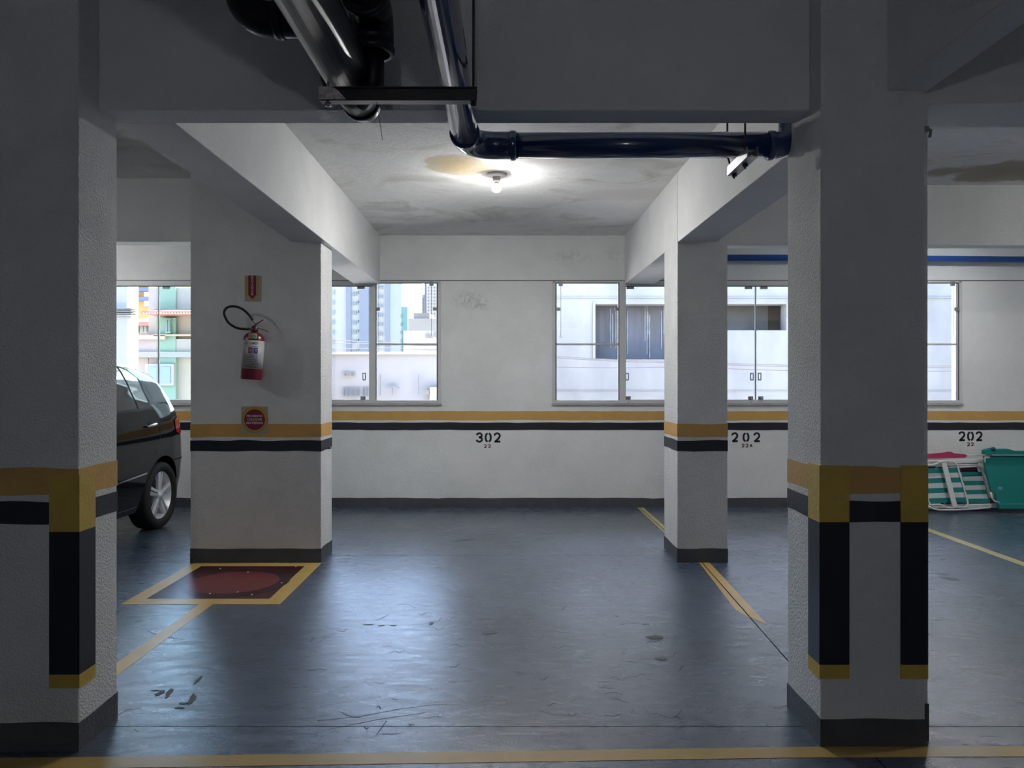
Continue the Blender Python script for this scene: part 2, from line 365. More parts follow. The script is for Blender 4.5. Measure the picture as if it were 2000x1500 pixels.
for pts in ([(-2.37, 4.495), (-1.41, 4.495), (-1.41, 5.52), (-2.37, 5.52)],):
    MB().prism([(-2.37, 4.495), (-1.405, 4.495), (-1.505, 4.606), (-2.27, 4.606)], 'z', .0001, .0014).build('square_border', M_line, fl)
    MB().prism([(-1.405, 4.495), (-1.415, 5.52), (-1.515, 5.42), (-1.505, 4.606)], 'z', .0001, .0014).build('square_border', M_line, fl)
    MB().prism([(-1.415, 5.52), (-2.37, 5.52), (-2.27, 5.42), (-1.515, 5.42)], 'z', .0001, .0014).build('square_border', M_line, fl)
    MB().prism([(-2.37, 5.52), (-2.37, 4.495), (-2.27, 4.606), (-2.27, 5.42)], 'z', .0001, .0014).build('square_border', M_line, fl)
floor_poly('red_square', [(-2.27, 4.606), (-1.505, 4.606), (-1.515, 5.42), (-2.27, 5.42)], M_red1, .001, 'dark red painted square under the extinguisher')
def disc(cx, cy, rx, ry, n=40, rot=0): return [(cx+rx*math.cos(2*PI*i/n+rot), cy+ry*math.sin(2*PI*i/n+rot)) for i in range(n)]
MB().prism(disc(-1.84, 4.975, .34, .335), 'z', .0002, .0017).build('circle_border', M_redg, fl)
MB().prism(disc(-1.875, 4.99, .30, .28), 'z', .0002, .0021).build('red_circle', M_red2, fl, label='brighter red painted circle')
for x, y in ((430, 1111), (484, 1118), (578, 1107), (410, 1160), (464, 1157), (550, 1139), (492, 1162)):
    q = P(x, y, F*CH/(y-HY)); MB().prism(disc(q.x, q.y, .006, .012, 6), 'z', .0015, .003).build('grit', M_plast, fl)
# peeled patches and scuffs
def blob(cx, cy, rx, ry, seed, n=14, rot=0):
    r = random.Random(seed); out = []
    for i in range(n):
        a = 2*PI*i/n; k = r.uniform(.65, 1.15); x = rx*k*math.cos(a); y = ry*k*math.sin(a)
        out.append((cx+x*math.cos(rot)-y*math.sin(rot), cy+x*math.sin(rot)+y*math.cos(rot)))
    return out
for x, y, rx, ry, ro, sd_ in ((330, 1354, .013, .055, .2, 1), (375, 1366, .014, .062, .2, 2), (387, 1328, .010, .048, .05, 3), (360, 1374, .022, .012, 0, 4), (312, 1354, .016, .03, 0, 5), (350, 1383, .02, .008, 0, 24), (303, 1349, .018, .006, 0, 25),
                              (905, 1055, .10, .03, .5, 6), (1855, 1130, .07, .05, -.7, 7), (1843, 1122, .045, .03, 0, 8), (1280, 1245, .05, .035, .2, 9), (1290, 1287, .035, .02, 0, 10), (955, 1236, .045, .03, .3, 11),
                              (720, 1220, .03, .008, 0, 12), (745, 1222, .02, .008, .2, 13), (768, 1222, .02, .007, 0, 14), (842, 1218, .012, .03, .1, 15), (1215, 1219, .02, .007, 0, 16), (1260, 1219, .025, .008, 0, 17), (1205, 1204, .006, .02, .4, 18)):
    q = P(x, y, F*CH/(y-HY)); floor_poly('peeled_patch', blob(q.x, q.y, rx, ry, sd_, rot=ro), M_mark, .0016)
def scratch(pts, w=.002):
    mb = MB()
    V = [P(x, y, F*CH/(y-HY)) for x, y in pts]
    for a, b in zip(V, V[1:]):
        d = (b-a).normalized(); n = Vector((-d.y, d.x, 0))*w/2
        mb.add([(a-n).xy[:] + (.0004,), (a+n).xy[:] + (.0004,), (b+n).xy[:] + (.0004,), (b-n).xy[:] + (.0004,)], [(0, 1, 2, 3)])
    return mb
mb = MB(); rr = random.Random(3)
for _ in range(46):
    x = rr.uniform(560, 930) if rr.random() < .6 else rr.uniform(1050, 1330); y = rr.uniform(1180, 1440); a = rr.uniform(-.5, .9); L = rr.uniform(8, 46)
    pts = [(x+L*t*math.cos(a), y - L*t*math.sin(a)*.6 + 5*math.sin(t*3)*rr.uniform(-1, 1)) for t in (0, .3, .6, 1)]
    s_ = scratch(pts, rr.uniform(.002, .0045)); mb.add(s_.v, s_.f)
for pts in ([(620, 1408), (700, 1400), (780, 1385), (850, 1376), (900, 1377)], [(640, 1425), (740, 1405), (830, 1392)], [(270, 1430), (262, 1424)], [(735, 1436), (755, 1408)], [(1052, 1388), (1080, 1396), (1110, 1397)],
            [(1541, 1376), (1520, 1385), (1500, 1378)], [(288, 1232), (310, 1242), (360, 1250)], [(230, 1396), (250, 1386), (275, 1384)]):
    s_ = scratch(pts, .0034); mb.add(s_.v, s_.f)
o = mb.build('floor_scratches', M_crack, fl); o['kind'] = 'stuff'

# ------------------------------------------------------------------ ceiling and outer walls
struct(MB().box(X0-.2, X1+.2, YF-.2, YB+.16, ZC, ZC+.25).build('ceiling', M_ceil))
wl_ = struct(MB().box(X0-.2, X0, YF, YB+.16, 0, ZC).build('wall_left', M_wall))
wr_ = struct(MB().box(X1, X1+.2, YF, YB+.16, 0, ZC).build('wall_right', M_wall))
wf_ = struct(MB().box(X0, X1, YF-.2, YF, 0, ZC).build('wall_front', M_wall))
def seg_path(a, b, nn, step=.12):
    a = Vector(a); b = Vector(b); k = int((b-a).length/step); return [tuple(a.lerp(b, i/k)) for i in range(k+1)], [nn]*(k+1)
bands(wl_, seg_path((X0, YF), (X0, YB), (1, 0)), 301, .002); bands(wr_, seg_path((X1, YF), (X1, YB), (-1, 0)), 311, .002); bands(wf_, seg_path((X0, YF), (X1, YF), (0, 1)), 321, .002)
# back wall with the window openings
def px(x): return (x - HX)*YB/F
def pz(y): return CH + (HY - y)*YB/F
SILL = pz(787); HEAD = pz(549)
OPEN = [(-5.2, -2.75), (-2.25, px(859)), (px(1081), px(1876))]
mb = MB(); mb.box(X0, X1, YB, YB+.16, 0, SILL); mb.box(X0, X1, YB, YB+.16, HEAD, ZC)
e = [X0] + [v for o_ in OPEN for v in o_] + [X1]
for i in range(0, len(e), 2): mb.box(e[i], e[i+1], YB, YB+.16, SILL, HEAD)
wb = struct(mb.build('wall_back', wall_back_material()))
bands(wb, seg_path((X0, YB), (X1, YB), (0, -1)), 401, .002)
MB().box(X0, X1, YB-.003, YB, HEAD+.002, HEAD+.010).build('plaster_groove', M_track, wb)
o = MB().box(X0-.2, X1+.2, YB+.16, YB+1.15, 2.66, 2.78).build('added_sun_eave', M_beam); o['kind'] = 'structure'   # unseen eave slab, added to keep direct sun out of the windows
# ------------------------------------------------------------------ windows
def window(n, x0, x1, sections):
    """sections: list of (kind, x0, x1, extra) across the opening"""
    root = bpy.data.objects.new('window_%d' % n, None); col.objects.link(root); root['kind'] = 'structure'; root.location = (x0, YB, SILL)
    ya, yb = YB-.012, YB+.05
    fm = MB(); t = .030
    fm.box(x0-.012, x1+.012, ya-.006, yb, SILL-.004, SILL+.028); fm.box(x0-.005, x1+.005, ya, yb, HEAD-.018, HEAD+.002)
    fm.box(x0-.012, x0+.02, ya, yb, SILL, HEAD); fm.box(x1-.02, x1+.012, ya, yb, SILL, HEAD)
    fm.build('window_frame', M_alu, root, bevel=.002)
    MB().box(x0-.02, x1+.02, YB-.022, YB+.16, SILL-.025, SILL-.004).build('window_sill', mat('stone_sill', (.42, .41, .39), .6, var=.2, vscale=10), root)
    for k in sections:
        kind, a, b = k[:3]
        if kind == 'hopper':
            mid = pz(672)
            f = MB()
            f.box(a, b, ya+.012, yb-.012, mid-.010, mid+.008); f.box(a, a+.014, ya+.008, yb-.01, SILL+.028, HEAD-.018); f.box(b-.014, b, ya+.008, yb-.01, SILL+.028, HEAD-.018)
            f.build('hopper_frame', M_alu, root)
            d = MB(); d.box(a+.012, b-.012, ya+.006, ya+.011, HEAD-.028, HEAD-.018); d.box(a+.002, a+.010, ya+.002, ya+.008, SILL+.03, HEAD-.018); d.box(b-.010, b-.002, ya+.002, ya+.008, SILL+.03, HEAD-.018)
            d.box(a+.012, b-.012, ya+.008, ya+.012, mid-.012, mid-.009)
            d.build('gasket', M_track, root)
            MB().box(a+.014, b-.014, YB+.018, YB+.024, SILL+.028, mid-.010).build('pane', M_glass, root)
            MB().box(a+.014, b-.014, YB+.018, YB+.024, mid+.008, HEAD-.018).build('pane', M_glass, root)
            zc_ = pz(604)
            for sx in (a+.004, b-.052):
                MB().box(sx, sx+.048, ya-.012, ya+.01, zc_-.018, zc_+.018).build('glass_clamp', M_fit, root, bevel=.002)
            lx = k[3]
            MB().box(lx-.022, lx+.022, ya-.012, ya+.008, HEAD-.055, HEAD-.006).build('top_latch', M_fit, root, bevel=.003)
            c = MB(); c.tube([(lx, ya-.010, HEAD-.05), (lx, ya-.012, HEAD-.35), (lx, ya-.012, pz(655))], .0022, 6)
            c.tube(arc((lx, ya-.012, pz(658)), .012, 0, 2*PI, 10, (1, 0, 0), (0, 0, 1))[:-1], .0022, 5, closed=True)
            c.build('pull_cord', M_cord, root)
        else:
            top = HEAD-.018
            f = MB(); f.box(a, b, ya-.014, yb-.01, top-.036, top+.002); f.box(a, b, ya-.006, yb-.01, SILL+.028, SILL+.036)
            f.build('sliding_track', M_alu, root, bevel=.002)
            MB().box(a, b, ya-.008, ya-.002, top-.044, top-.036).build('gasket', M_track, root)
            for (p, q, tint, off) in k[3]:
                MB().box(p, q, YB+.012+off, YB+.018+off, SILL+.034, top-.036).build('pane', M_glassg if tint else M_glass, root)
            for gx in k[4]:
                MB().box(gx-.006, gx+.006, YB+.006, YB+.03, SILL+.036, top-.036).build('pane_edge', M_fit, root)
            for hx in k[5]:
                h = MB(); z0 = pz(743); z1 = pz(728)
                for q_ in ((hx-.018, hx-.009, z0, z1), (hx+.009, hx+.018, z0, z1), (hx-.009, hx+.009, z1-.012, z1), (hx-.009, hx+.009, z0, z0+.012)): h.box(q_[0], q_[1], YB+.002, YB+.012, q_[2], q_[3])
                h.build('pull_handle', M_fit, root)
            for hx in k[6]:
                z0 = pz(783); z1 = pz(774)
                q_ = MB(); q_.box(hx-.027, hx+.027, YB-.004, YB+.012, z0, z1); q_.lathe([(.0, -.03), (.011, -.03), (.011, 0)], (hx, YB, (z0+z1)/2), (0, 1, 0), 10); q_.box(hx-.003, hx+.003, YB-.02, YB-.01, z0-.03, z0)
                q_.build('pane_lock', M_fit, root, bevel=.002)
            for hx in k[7]:
                MB().box(hx-.040, hx+.040, YB-.004, YB+.012, top-.068, top-.040).build('roller_bracket', M_fit, root, bevel=.002)
    return root
window(1, OPEN[0][0], OPEN[0][1], [('slide', -5.17, -2.77, [(-5.17, px(309), 0, .012), (px(309)-.03, -2.77, 1, 0)], [px(309)], [], [], [px(325)])])
o2 = OPEN[1]
window(2, o2[0], o2[1], [('slide', o2[0]+.02, px(722), [(o2[0]+.02, -1.9, 0, .012), (-1.93, px(722), 0, 0)], [], [px(711)], [px(709)], [px(705)]), ('hopper', px(733), o2[1]-.02, px(843))])
MB().box(px(722)-.004, px(733)+.006, YB-.016, YB+.05, SILL+.02, HEAD-.01).build('mullion', M_alu, bpy.data.objects['window_2'], bevel=.003)
o3 = OPEN[2]
window(3, o3[0], o3[1], [('hopper', o3[0]+.02, px(1210), px(1095)), ('slide', px(1221), 4.02, [(px(1221), px(1350), 0, 0), (px(1350), px(1476), 0, .012), (px(1478), px(1600), 0, 0), (px(1600), 4.02, 0, .012)], [px(1476.5)], [px(1225), px(1469), px(1484)], [px(1227), px(1466), px(1486)], [px(1231), px(1462), px(1492)]),
                         ('hopper', 4.08, o3[1]-.02, px(1859))])
MB().box(px(1210)-.004, px(1221)+.006, YB-.016, YB+.05, SILL+.02, HEAD-.01).build('mullion', M_alu, bpy.data.objects['window_3'], bevel=.003)
MB().box(4.02, 4.08, YB-.016, YB+.05, SILL+.02, HEAD-.01).build('mullion', M_alu, bpy.data.objects['window_3'], bevel=.003)

# ------------------------------------------------------------------ painted numbers
def ribbon(mb, pts, w, Y, cap=True, th=.001):
    V = [Vector((p[0], 0, p[1])) for p in pts]; L = []; Rr = []
    for i, p in enumerate(V):
        d = (V[min(i+1, len(V)-1)] - V[max(i-1, 0)]).normalized(); n = Vector((-d.z, 0, d.x))*w/2
        L.append(p+n); Rr.append(p-n)
    for i in range(len(V)-1):
        q = [L[i], L[i+1], Rr[i+1], Rr[i]]
        mb.prism([(a.x, a.z) for a in q], 'y', Y-th, Y)
def circ(cx, cz, rx, rz, a0, a1, n=12): return [(cx+rx*math.cos(math.radians(a0+(a1-a0)*i/n)), cz+rz*math.sin(math.radians(a0+(a1-a0)*i/n))) for i in range(n+1)]
def digit(mb, ch, x, z, w, h, t, Y):
    X = lambda u: x + (u-.5)*w
    Z = lambda v: z + (v-.5)*h
    S = lambda pts: ribbon(mb, [(X(a), Z(b)) for a, b in pts], t, Y)
    if ch == '0':
        S([(.42, .94), (.22, .84), (.12, .65), (.12, .35), (.22, .16), (.42, .06)]); S([(.58, .94), (.78, .84), (.88, .65), (.88, .35), (.78, .16), (.58, .06)])
    elif ch == '2':
        S([(.06, .70), (.14, .86), (.34, .93), (.62, .93), (.83, .82), (.86, .64), (.74, .46), (.42, .22), (.20, .08)]); S([(.05, .07), (.95, .07)])
    elif ch == '3':
        S([(.08, .74), (.18, .88), (.40, .94), (.66, .92), (.84, .80), (.84, .64), (.66, .54), (.40, .52)]); S([(.40, .52), (.70, .48), (.87, .36), (.86, .20), (.66, .08), (.40, .06), (.18, .12), (.06, .26)])
    elif ch == 'A':
        S([(.10, .05), (.5, .93)]); S([(.5, .93), (.9, .05)]); S([(.25, .35), (.75, .35)])
def number(txt, xs_, ycen, hpx, wpx, tpx, m, label):
    s_ = YB/F; mb = MB()
    for c, x in zip(txt, xs_):
        q = P(x, ycen, YB); digit(mb, c, q.x, q.z, wpx*s_, hpx*s_, tpx*s_, YB)
    mb.build('stencilled_number', m, wb, label=label)
number('302', (936.5, 953.5, 971.5), 854.5, 18.5, 13, 4.0, M_num, 'black stencilled number 302'); number('23', (948, 955.8), 871.3, 6.5, 5.2, 1.7, M_numr, 'small dark red stencilled 23')
number('202', (1435.5, 1457, 1478.5), 854, 18, 12.5, 3.9, M_num, 'black stencilled number 202 with wide spacing'); number('22A', (1451.2, 1459, 1467), 870.2, 6.5, 5.4, 1.7, M_numr, 'small dark red stencilled 22A')
number('202', (1879, 1895.5, 1912.5), 852, 18, 12.5, 3.9, M_num, 'black stencilled number 202 above the beach chairs'); number('22', (1891.5, 1899), 867.6, 6.5, 5.4, 1.7, M_numr, 'small dark red stencilled 22')

# ------------------------------------------------------------------ columns
def column(label, x0, x1, y0, y1, seed, m=M_rough):
    t = thing('column', label, 'column', ((x0+x1)/2, (y0+y1)/2, 0))
    MB().box(x0, x1, y0, y1, 0, ZC).build('concrete_shaft', m, t, bevel=.004)
    bands(t, rect_path(x0, x1, y0, y1), seed)
    return t
def guard(t, cx, cy, sx, sy, z0, zy0, zy1, z1, wx=.103, wy=.098, th=.008):
    """L-shaped corner guard: corner at cx,cy; sx,sy point outwards"""
    pts = [(cx+sx*th, cy+sy*th), (cx-sx*wx, cy+sy*th), (cx-sx*wx, cy), (cx, cy), (cx, cy-sy*wy), (cx+sx*th, cy-sy*wy)]
    gd = MB().prism(pts, 'z', zy0, zy1).build('corner_guard', M_gblack, t, bevel=.001, label='black rubber corner guard with yellow ends')
    MB().prism(pts, 'z', z0, zy0).build('yellow_end', M_yellow, gd, bevel=.001); MB().prism(pts, 'z', zy1, z1).build('yellow_end', M_yellow, gd, bevel=.001)
cA = column('wide white column at the left edge with one yellow and black corner guard', -2.35, -1.583, 2.711, 2.975, 11)
guard(cA, -1.583, 2.711, 1, -1, .232, .282, .802, 1.012)
cB = column('white column at the front right with two yellow and black corner guards', 1.1415, 1.527, 2.745, 3.075, 31)
guard(cB, 1.1415, 2.745, -1, -1, .252, .305, .831, 1.040, .103, .098)
guard(cB, 1.527, 2.745, 1, -1, .252, .305, .831, 1.040, .092, .03)
MB().box(1.50, 1.563, 2.79, 3.07, 0, ZC).build('pilaster', M_rough, cB, bevel=.003)
MB().box(1.5285, 1.566, 2.787, 3.072, 0, .14).build('pilaster_skirting', M_skirt, cB)
cC = column('wide white column carrying the red fire extinguisher', -2.398, -1.424, 5.537, 5.867, 51)
cD = column('narrow white column behind the yellow bay line, in front of the window', 1.233, 1.608, 5.537, 6.012, 71)

# ------------------------------------------------------------------ beams
def beam(label, pts_xy, z0, z1=ZC):
    o = MB().prism(pts_xy, 'z', z0, z1).build('concrete_beam', M_beam, bevel=.004); return tag(o, label, 'beam')
def rect(a, b, c, d): return [(a, c), (b, c), (b, d), (a, d)]
beam('dark plaster beam across the front bay behind the black pipes', rect(-1.583, 1.1415, 2.845, 2.992), BZ)
beam('plaster beam running left from the left edge column', rect(X0, -1.65, 2.845, 2.96), BZ)
beam('plaster beam running right from the front right column', rect(1.56, X1, 2.80, 3.07), 2.40)
beam('long plaster beam over the fire extinguisher column towards the window', [(-1.60, 2.992), (-1.357, 2.992), (-1.412, YB), (-1.685, YB)], BZ)
beam('long plaster beam over the narrow right column towards the window', [(1.268, 3.075), (1.53, 3.075), (1.52, YB), (1.206, YB)], BZ)
beam('plaster beam in the top right corner coming from the front right column', rect(1.388, 1.535, YF, 2.75), 2.423)
beam('plaster beam running left from the fire extinguisher column', rect(X0, -2.39, 5.71, 5.87), 2.425)
beam('plaster beam behind the front right column, running right above the far bay', rect(1.52, X1, 5.90, 6.03), 2.43)

# ------------------------------------------------------------------ light bulbs
def ceiling_bulb(label, x, y, mb_=None):
    t = thing('ceiling_bulb', label, 'light bulb', (x, y, ZC), group='bare bulbs on the ceiling')
    b = MB().lathe([(.0, 0), (.077, 0), (.077, -.006), (.066, -.016), (.034, -.022), (.0, -.022)], (x, y, ZC), n=28).build('mounting_plate', M_plast, t)
    MB().lathe([(.0, -.02), (.031, -.02), (.027, -.055), (.020, -.060), (.0, -.06)], (x, y, ZC), n=20).build('lamp_socket', M_plast, t)
    MB().lathe([(.0, -.058), (.017, -.058), (.018, -.078), (.0, -.079)], (x, y, ZC), n=20).build('bulb_neck', M_plast, t)
    MB().lathe([(.0, -.0775), (.018, -.078), (.031, -.088), (.0365, -.099), (.037, -.106), (.0345, -.114), (.032, -.118)], (x, y, ZC), n=20).build('dim_globe_top', M_bulbtop, t)  # upper globe kept dim to soften the bright spot on the ceiling
    MB().lathe([(.032, -.118), (.029, -.123), (.018, -.132), (.0, -.136)], (x, y, ZC), n=20).build('glass_bulb', mb_ or M_bulb, t)
    return t
ceiling_bulb('lit bare bulb on the stained ceiling in the middle bay', -.116, 5.596)

ceiling_bulb('added unseen fill bulb on the ceiling of the car bay near the window', -4.6, 6.9, M_bulb3)  # side-bay bulbs from here on are unseen, added to brighten the bays
ceiling_bulb('added unseen fill bulb on the ceiling of the car bay, nearer the camera', -4.5, 4.0, M_bulb3)
ceiling_bulb('added unseen fill bulb on the ceiling of the right bay, nearer the camera', 5.4, 3.7)
ceiling_bulb('added unseen fill bulb on the ceiling of the right bay with the beach chairs', 4.2, 6.9, M_bulb3)

t = thing('added_wall_bulb', 'added unseen fill bulb on the wall behind the camera', 'light bulb', (.05, YF, 1.9))  # unseen bulb added to light the front faces from behind the camera
MB().lathe([(0, 0), (.07, 0), (.07, .01), (.035, .03), (.027, .06), (0, .06)], (.05, YF, 1.9), (0, 1, 0), 24).build('lamp_socket', M_plast, t)
MB().lathe([(0, .058), (.018, .06), (.018, .078), (.031, .09), (.0365, .105), (.031, .122), (.018, .133), (0, .137)], (.05, YF, 1.9), (0, 1, 0), 16).build('glass_bulb', M_bulb2, t)

# ------------------------------------------------------------------ pipes
def flange(mb, c, ax, r, w=.014, mi=0):
    mb.lathe([(r*.9, -w), (r*1.10, -w), (r*1.16, -w*.4), (r*1.16, w*.4), (r*1.10, w), (r*.9, w)], c, ax, 24, mi)
BX, BYp, BZp, br = -.187, 3.085, 2.330, .0525
bp = thing('blue_drain_pipe', 'large glossy blue drain pipe with elbow under the front beam', 'pipe', (BX, 1.0, BZp))
MB().tube([(BX, YF+.02, BZp), (BX, 0, BZp), (BX, 2.93, BZp)], br, 32).build('long_pipe', M_pipeblue, bp)
mb = MB(); el = arc((BX+.12, BYp-.12, BZp), .12, PI, PI/2, 12, (1, 0, 0), (0, 1, 0)); el = [Vector((BX, BYp-.17, BZp))] + el + [Vector((BX+.19, BYp, BZp))]
mb.tube(el, br*1.06, 32); flange(mb, (BX, BYp-.15, BZp), (0, 1, 0), br); flange(mb, (BX+.19, BYp, BZp), (1, 0, 0), br)
mb.build('elbow', M_pipeblue, bp)
MB().tube([(BX+.16, BYp, BZp), (1.09, BYp, BZp+.003)], br, 32).build('cross_pipe', M_pipeblue, bp)
mb = MB(); flange(mb, (1.075, BYp, BZp), (1, 0, 0), br)
mb.tube([(1.06, BYp, BZp), (1.075, BYp, BZp)] + arc((1.09, BYp, BZp+.075), .075, -PI/2, 0, 8, (1, 0, 0), (0, 0, 1)) + [Vector((1.165, BYp, BZp+.12))], br*1.05, 32)
mb.build('elbow', M_pipeblue, bp)
MB().tube([(1.165, BYp, BZp+.1), (1.165, BYp, ZC-.003)], br, 32).build('riser_pipe', M_pipeblue, bp)
# black pipes
kp = thing('black_soil_pipe', 'thick black soil pipe running below the ceiling over the steel bar', 'pipe', (-.57, 1, 2.36))
MB().tube([(-.540, YF+.02, 2.362), (-.540, 1, 2.362), (-.540, 2.48, 2.362)], .078, 32).build('long_pipe', M_pipeblk, kp)
mb = MB(); flange(mb, (-.540, 2.44, 2.362), (0, 1, 0), .078)
mb.tube([(-.540, 2.46, 2.362), (-.540, 2.56, 2.352), (-.537, 2.64, 2.343)] + arc((-.537, 2.66, 2.343+.055), .055, -PI/2, 0, 8, (0, 1, 0), (0, 0, 1)), [.078, .070, .060] + [.060]*9, 28)
mb.tube([(-.537, 2.715, 2.39), (-.537, 2.715, ZC)], .058, 24); flange(mb, (-.537, 2.64, 2.343), (0, 1, 0), .058)
mb.build('end_elbow', M_pipeblk, kp)
k2 = thing('black_branch_pipe', 'black branch pipe bending down at the top left of the steel bar', 'pipe', (-.83, 2.3, 2.6))
mb = MB(); mb.tube([(-.835, 2.3, ZC), (-.835, 2.3, 2.56)] + arc((-.745, 2.3, 2.56), .09, PI, PI*1.5, 10, (1, 0, 0), (0, 0, 1)) + [Vector((-.60, 2.3, 2.47))], .053, 28)
flange(mb, (-.72, 2.3, 2.47), (1, 0, 0), .051); mb.build('elbow', M_pipeblk, k2)
k3 = thing('black_vent_pipe', 'black pipe with round coupling dropping onto the bar between the big pipes', 'pipe', (-.45, 2.4, 2.6))
mb = MB(); mb.tube([(-.455, YF+.02, 2.55), (-.455, 1, 2.55), (-.455, 2.36, 2.55)], .058, 26); mb.build('long_pipe', M_pipeblk, k3)
mb = MB(); mb.tube([(-.452, 2.26, 2.545)] + arc((-.452, 2.37, 2.495), .05, PI/2, 0, 8, (0, 1, 0), (0, 0, 1)) + [Vector((-.452, 2.42, 2.44))], .066, 28)
flange(mb, (-.452, 2.28, 2.545), (0, 1, 0), .066); flange(mb, (-.452, 2.42, 2.43), (0, 0, 1), .060); mb.build('coupling', M_pipeblk, k3)
MB().tube([(-.452, 2.42, 2.45), (-.452, 2.42, 2.30), (-.50, 2.48, 2.29)], .036, 20).build('drop_pipe', M_pipeblk, k3)
# steel bar hanger
hb = thing('pipe_support_bar', 'dark steel channel bar carrying the black and blue pipes', 'bracket', (-.36, 2.35, 2.26))
zt = 2.274; Y0 = 2.33
mb = MB(); mb.box(-.605, -.110, Y0, Y0+.003, zt-.042, zt+.002); mb.box(-.605, -.110, Y0, Y0+.040, zt-.005, zt-.002); mb.box(-.605, -.110, Y0+.002, Y0+.040, zt-.040, zt-.037); mb.box(-.59, -.12, Y0+.037, Y0+.040, zt-.036, zt-.026)
mb.build('channel_bar', M_steel, hb)
MB().prism([(-.606, zt-.039), (-.520, zt-.039), (-.545, zt-.012), (-.565, zt+.001), (-.606, zt+.001)], 'y', Y0-.0015, Y0+.001).build('lit_end_patch', M_litend, hb, label='spotted bar end with the light on it put into the colour')  # pale patch: light falling on the bar end, put into the colour
for x in (-.582, -.122):
    q = MB(); q.tube([(x, Y0+.02, zt-.055), (x, Y0+.02, ZC)], .0042, 8); q.lathe([(.0, -.008), (.010, -.008), (.010, .002), (0, .002)], (x, Y0+.02, zt-.045), (0, 0, 1), 6); q.build('threaded_rod', M_zinc if x < -.5 else M_steel, hb)
MB().tube([(-.428, Y0+.02, zt-.04), (-.421, Y0+.02, zt-.09), (-.414, Y0+.018, zt-.13), (-.410, Y0+.02, zt-.16)], .0011, 5).build('hanging_wire', M_zinc, hb, label='thin loose wire end')
# right hanger
rh = thing('pipe_hanger', 'small steel channel hanger under the blue pipe near the front right column', 'bracket', (.94, BYp, BZp))
hx = .945; zb_ = BZp-.058
mb = MB(); mb.box(hx-.022, hx-.019, BYp-.17, BYp+.10, zb_-.040, zb_); mb.box(hx+.019, hx+.022, BYp-.17, BYp+.10, zb_-.040, zb_); mb.box(hx-.020, hx+.020, BYp-.17, BYp+.10, zb_-.040, zb_-.037)
mb.build('channel_bar', M_zinc, rh)
for dx, dy in ((0, -.075), (-.03, .07)):
    q = MB(); q.tube([(hx+dx*.0, BYp+dy, zb_-.06), (hx+dx, BYp+dy, BZp-.02), (hx+dx, BYp+dy, ZC)], .0045, 8); q.lathe([(.0, -.008), (.011, -.008), (.011, .004), (0, .004)], (hx, BYp+dy, zb_-.044), (0, 0, 1), 6); q.build('threaded_rod', M_steel, rh)
# blue pipe on the back wall
o = MB().tube([(1.53, 7.83, 2.655), (3.2, 7.83, 2.655), (X1-.01, 7.83, 2.625)], .033, 20).build('blue_wall_pipe', M_pipeblue2)
tag(o, 'thin bright blue pipe running along the back wall above the windows', 'pipe')
# small clamp on the front right column
q = MB(); q.box(1.535, 1.56, 2.775, 2.79, 2.285, 2.305); q.tube([(1.55, 2.775, 2.295), (1.575, 2.79, 2.295), (1.575, 2.80, 2.27)], .006, 8)
tag(q.build('pipe_clamp', M_fit), 'small metal clamp high on the front right column edge', 'clamp')
q = MB(); q.tube([(-1.424, 5.72, .835), (-1.40, 5.72, .835), (-1.395, 5.72, .845)], .006, 8)
tag(q.build('wall_hook', M_pipeblue2), 'tiny blue hook on the side of the extinguisher column', 'hook')

# ------------------------------------------------------------------ fire extinguisher and signs
YC = 5.537
def pc(x, y, d=0.0): return P(x, y, YC - d)
ex = thing('fire_extinguisher', 'red fire extinguisher with black hose hung on the wide column', 'fire extinguisher', tuple(pc(491, 741, .09)))
cb = pc(491, 741, .09); ct = pc(496.5, 650, .09); axv = (ct-cb).normalized(); r_ = .0755; H = (ct-cb).length
cy = MB().lathe([(0, 0), (r_*.96, 0), (r_, .008), (r_, H-.055), (r_*.93, H-.03), (r_*.70, H-.008), (r_*.35, H+.004), (.022, H+.008), (.022, H+.02), (0, H+.02)], cb, axv, 40).build('cylinder', M_exred, ex)
MB().lathe([(r_-.002, .078), (r_+.0012, .078), (r_+.0012, .285), (r_-.002, .285)], cb, axv, 40).build('paper_label', M_exwhite, cy, label='white instruction label')
side = axv.cross(Vector((0, 1, 0))).normalized(); side = Vector((1, 0, 0)) if side.length < .1 else side
if side.x < 0: side = -side
def onlab(u, v, off=.0022):          # u metres across the front, v metres up the axis
    a = u/r_; return cb + axv*v + side*math.sin(a)*(r_+off) + Vector((0, -1, 0))*math.cos(a)*(r_+off)
def labrect(u0, u1, v0, v1, m, name, off=.0022):
    n = 6; mb = MB(); v = []
    for i in range(n+1):
        u = u0+(u1-u0)*i/n; v += [onlab(u, v0, off), onlab(u, v1, off)]
    mb.add(v, [(2*i, 2*i+2, 2*i+3, 2*i+1) for i in range(n)]); return mb
labrect(-.012, .045, .298, .335, M_exwhite, 's').build('inspection_sticker', mat('sticker_pale', (.45, .47, .36), .5), cy)
labrect(-.004, .014, .303, .328, M_ink, 's', .003).build('sticker_print', mat('olive_print', (.22, .25, .06), .5), cy); labrect(.018, .038, .303, .328, M_ink, 's', .003).build('sticker_print', mat('green_print', (.12, .30, .26), .5), cy)
labrect(-.008, .021, .190, .232, M_ink, 's').build('red_symbol', mat('symbol_red', (.35, .05, .09), .5), cy); labrect(.029, .058, .190, .232, M_ink, 's').build('blue_symbol', mat('symbol_blue', (.03, .08, .30), .5), cy)
mb = MB(); rr = random.Random(5)
for u0, u1, v0, v1 in [(-.035, -.033, .08, .282), (-.035, .07, .180, .182), (-.035, .07, .118, .120), (-.035, .07, .240, .242)]:
    q = labrect(u0, u1, v0, v1, None, ''); mb.add(q.v, q.f)
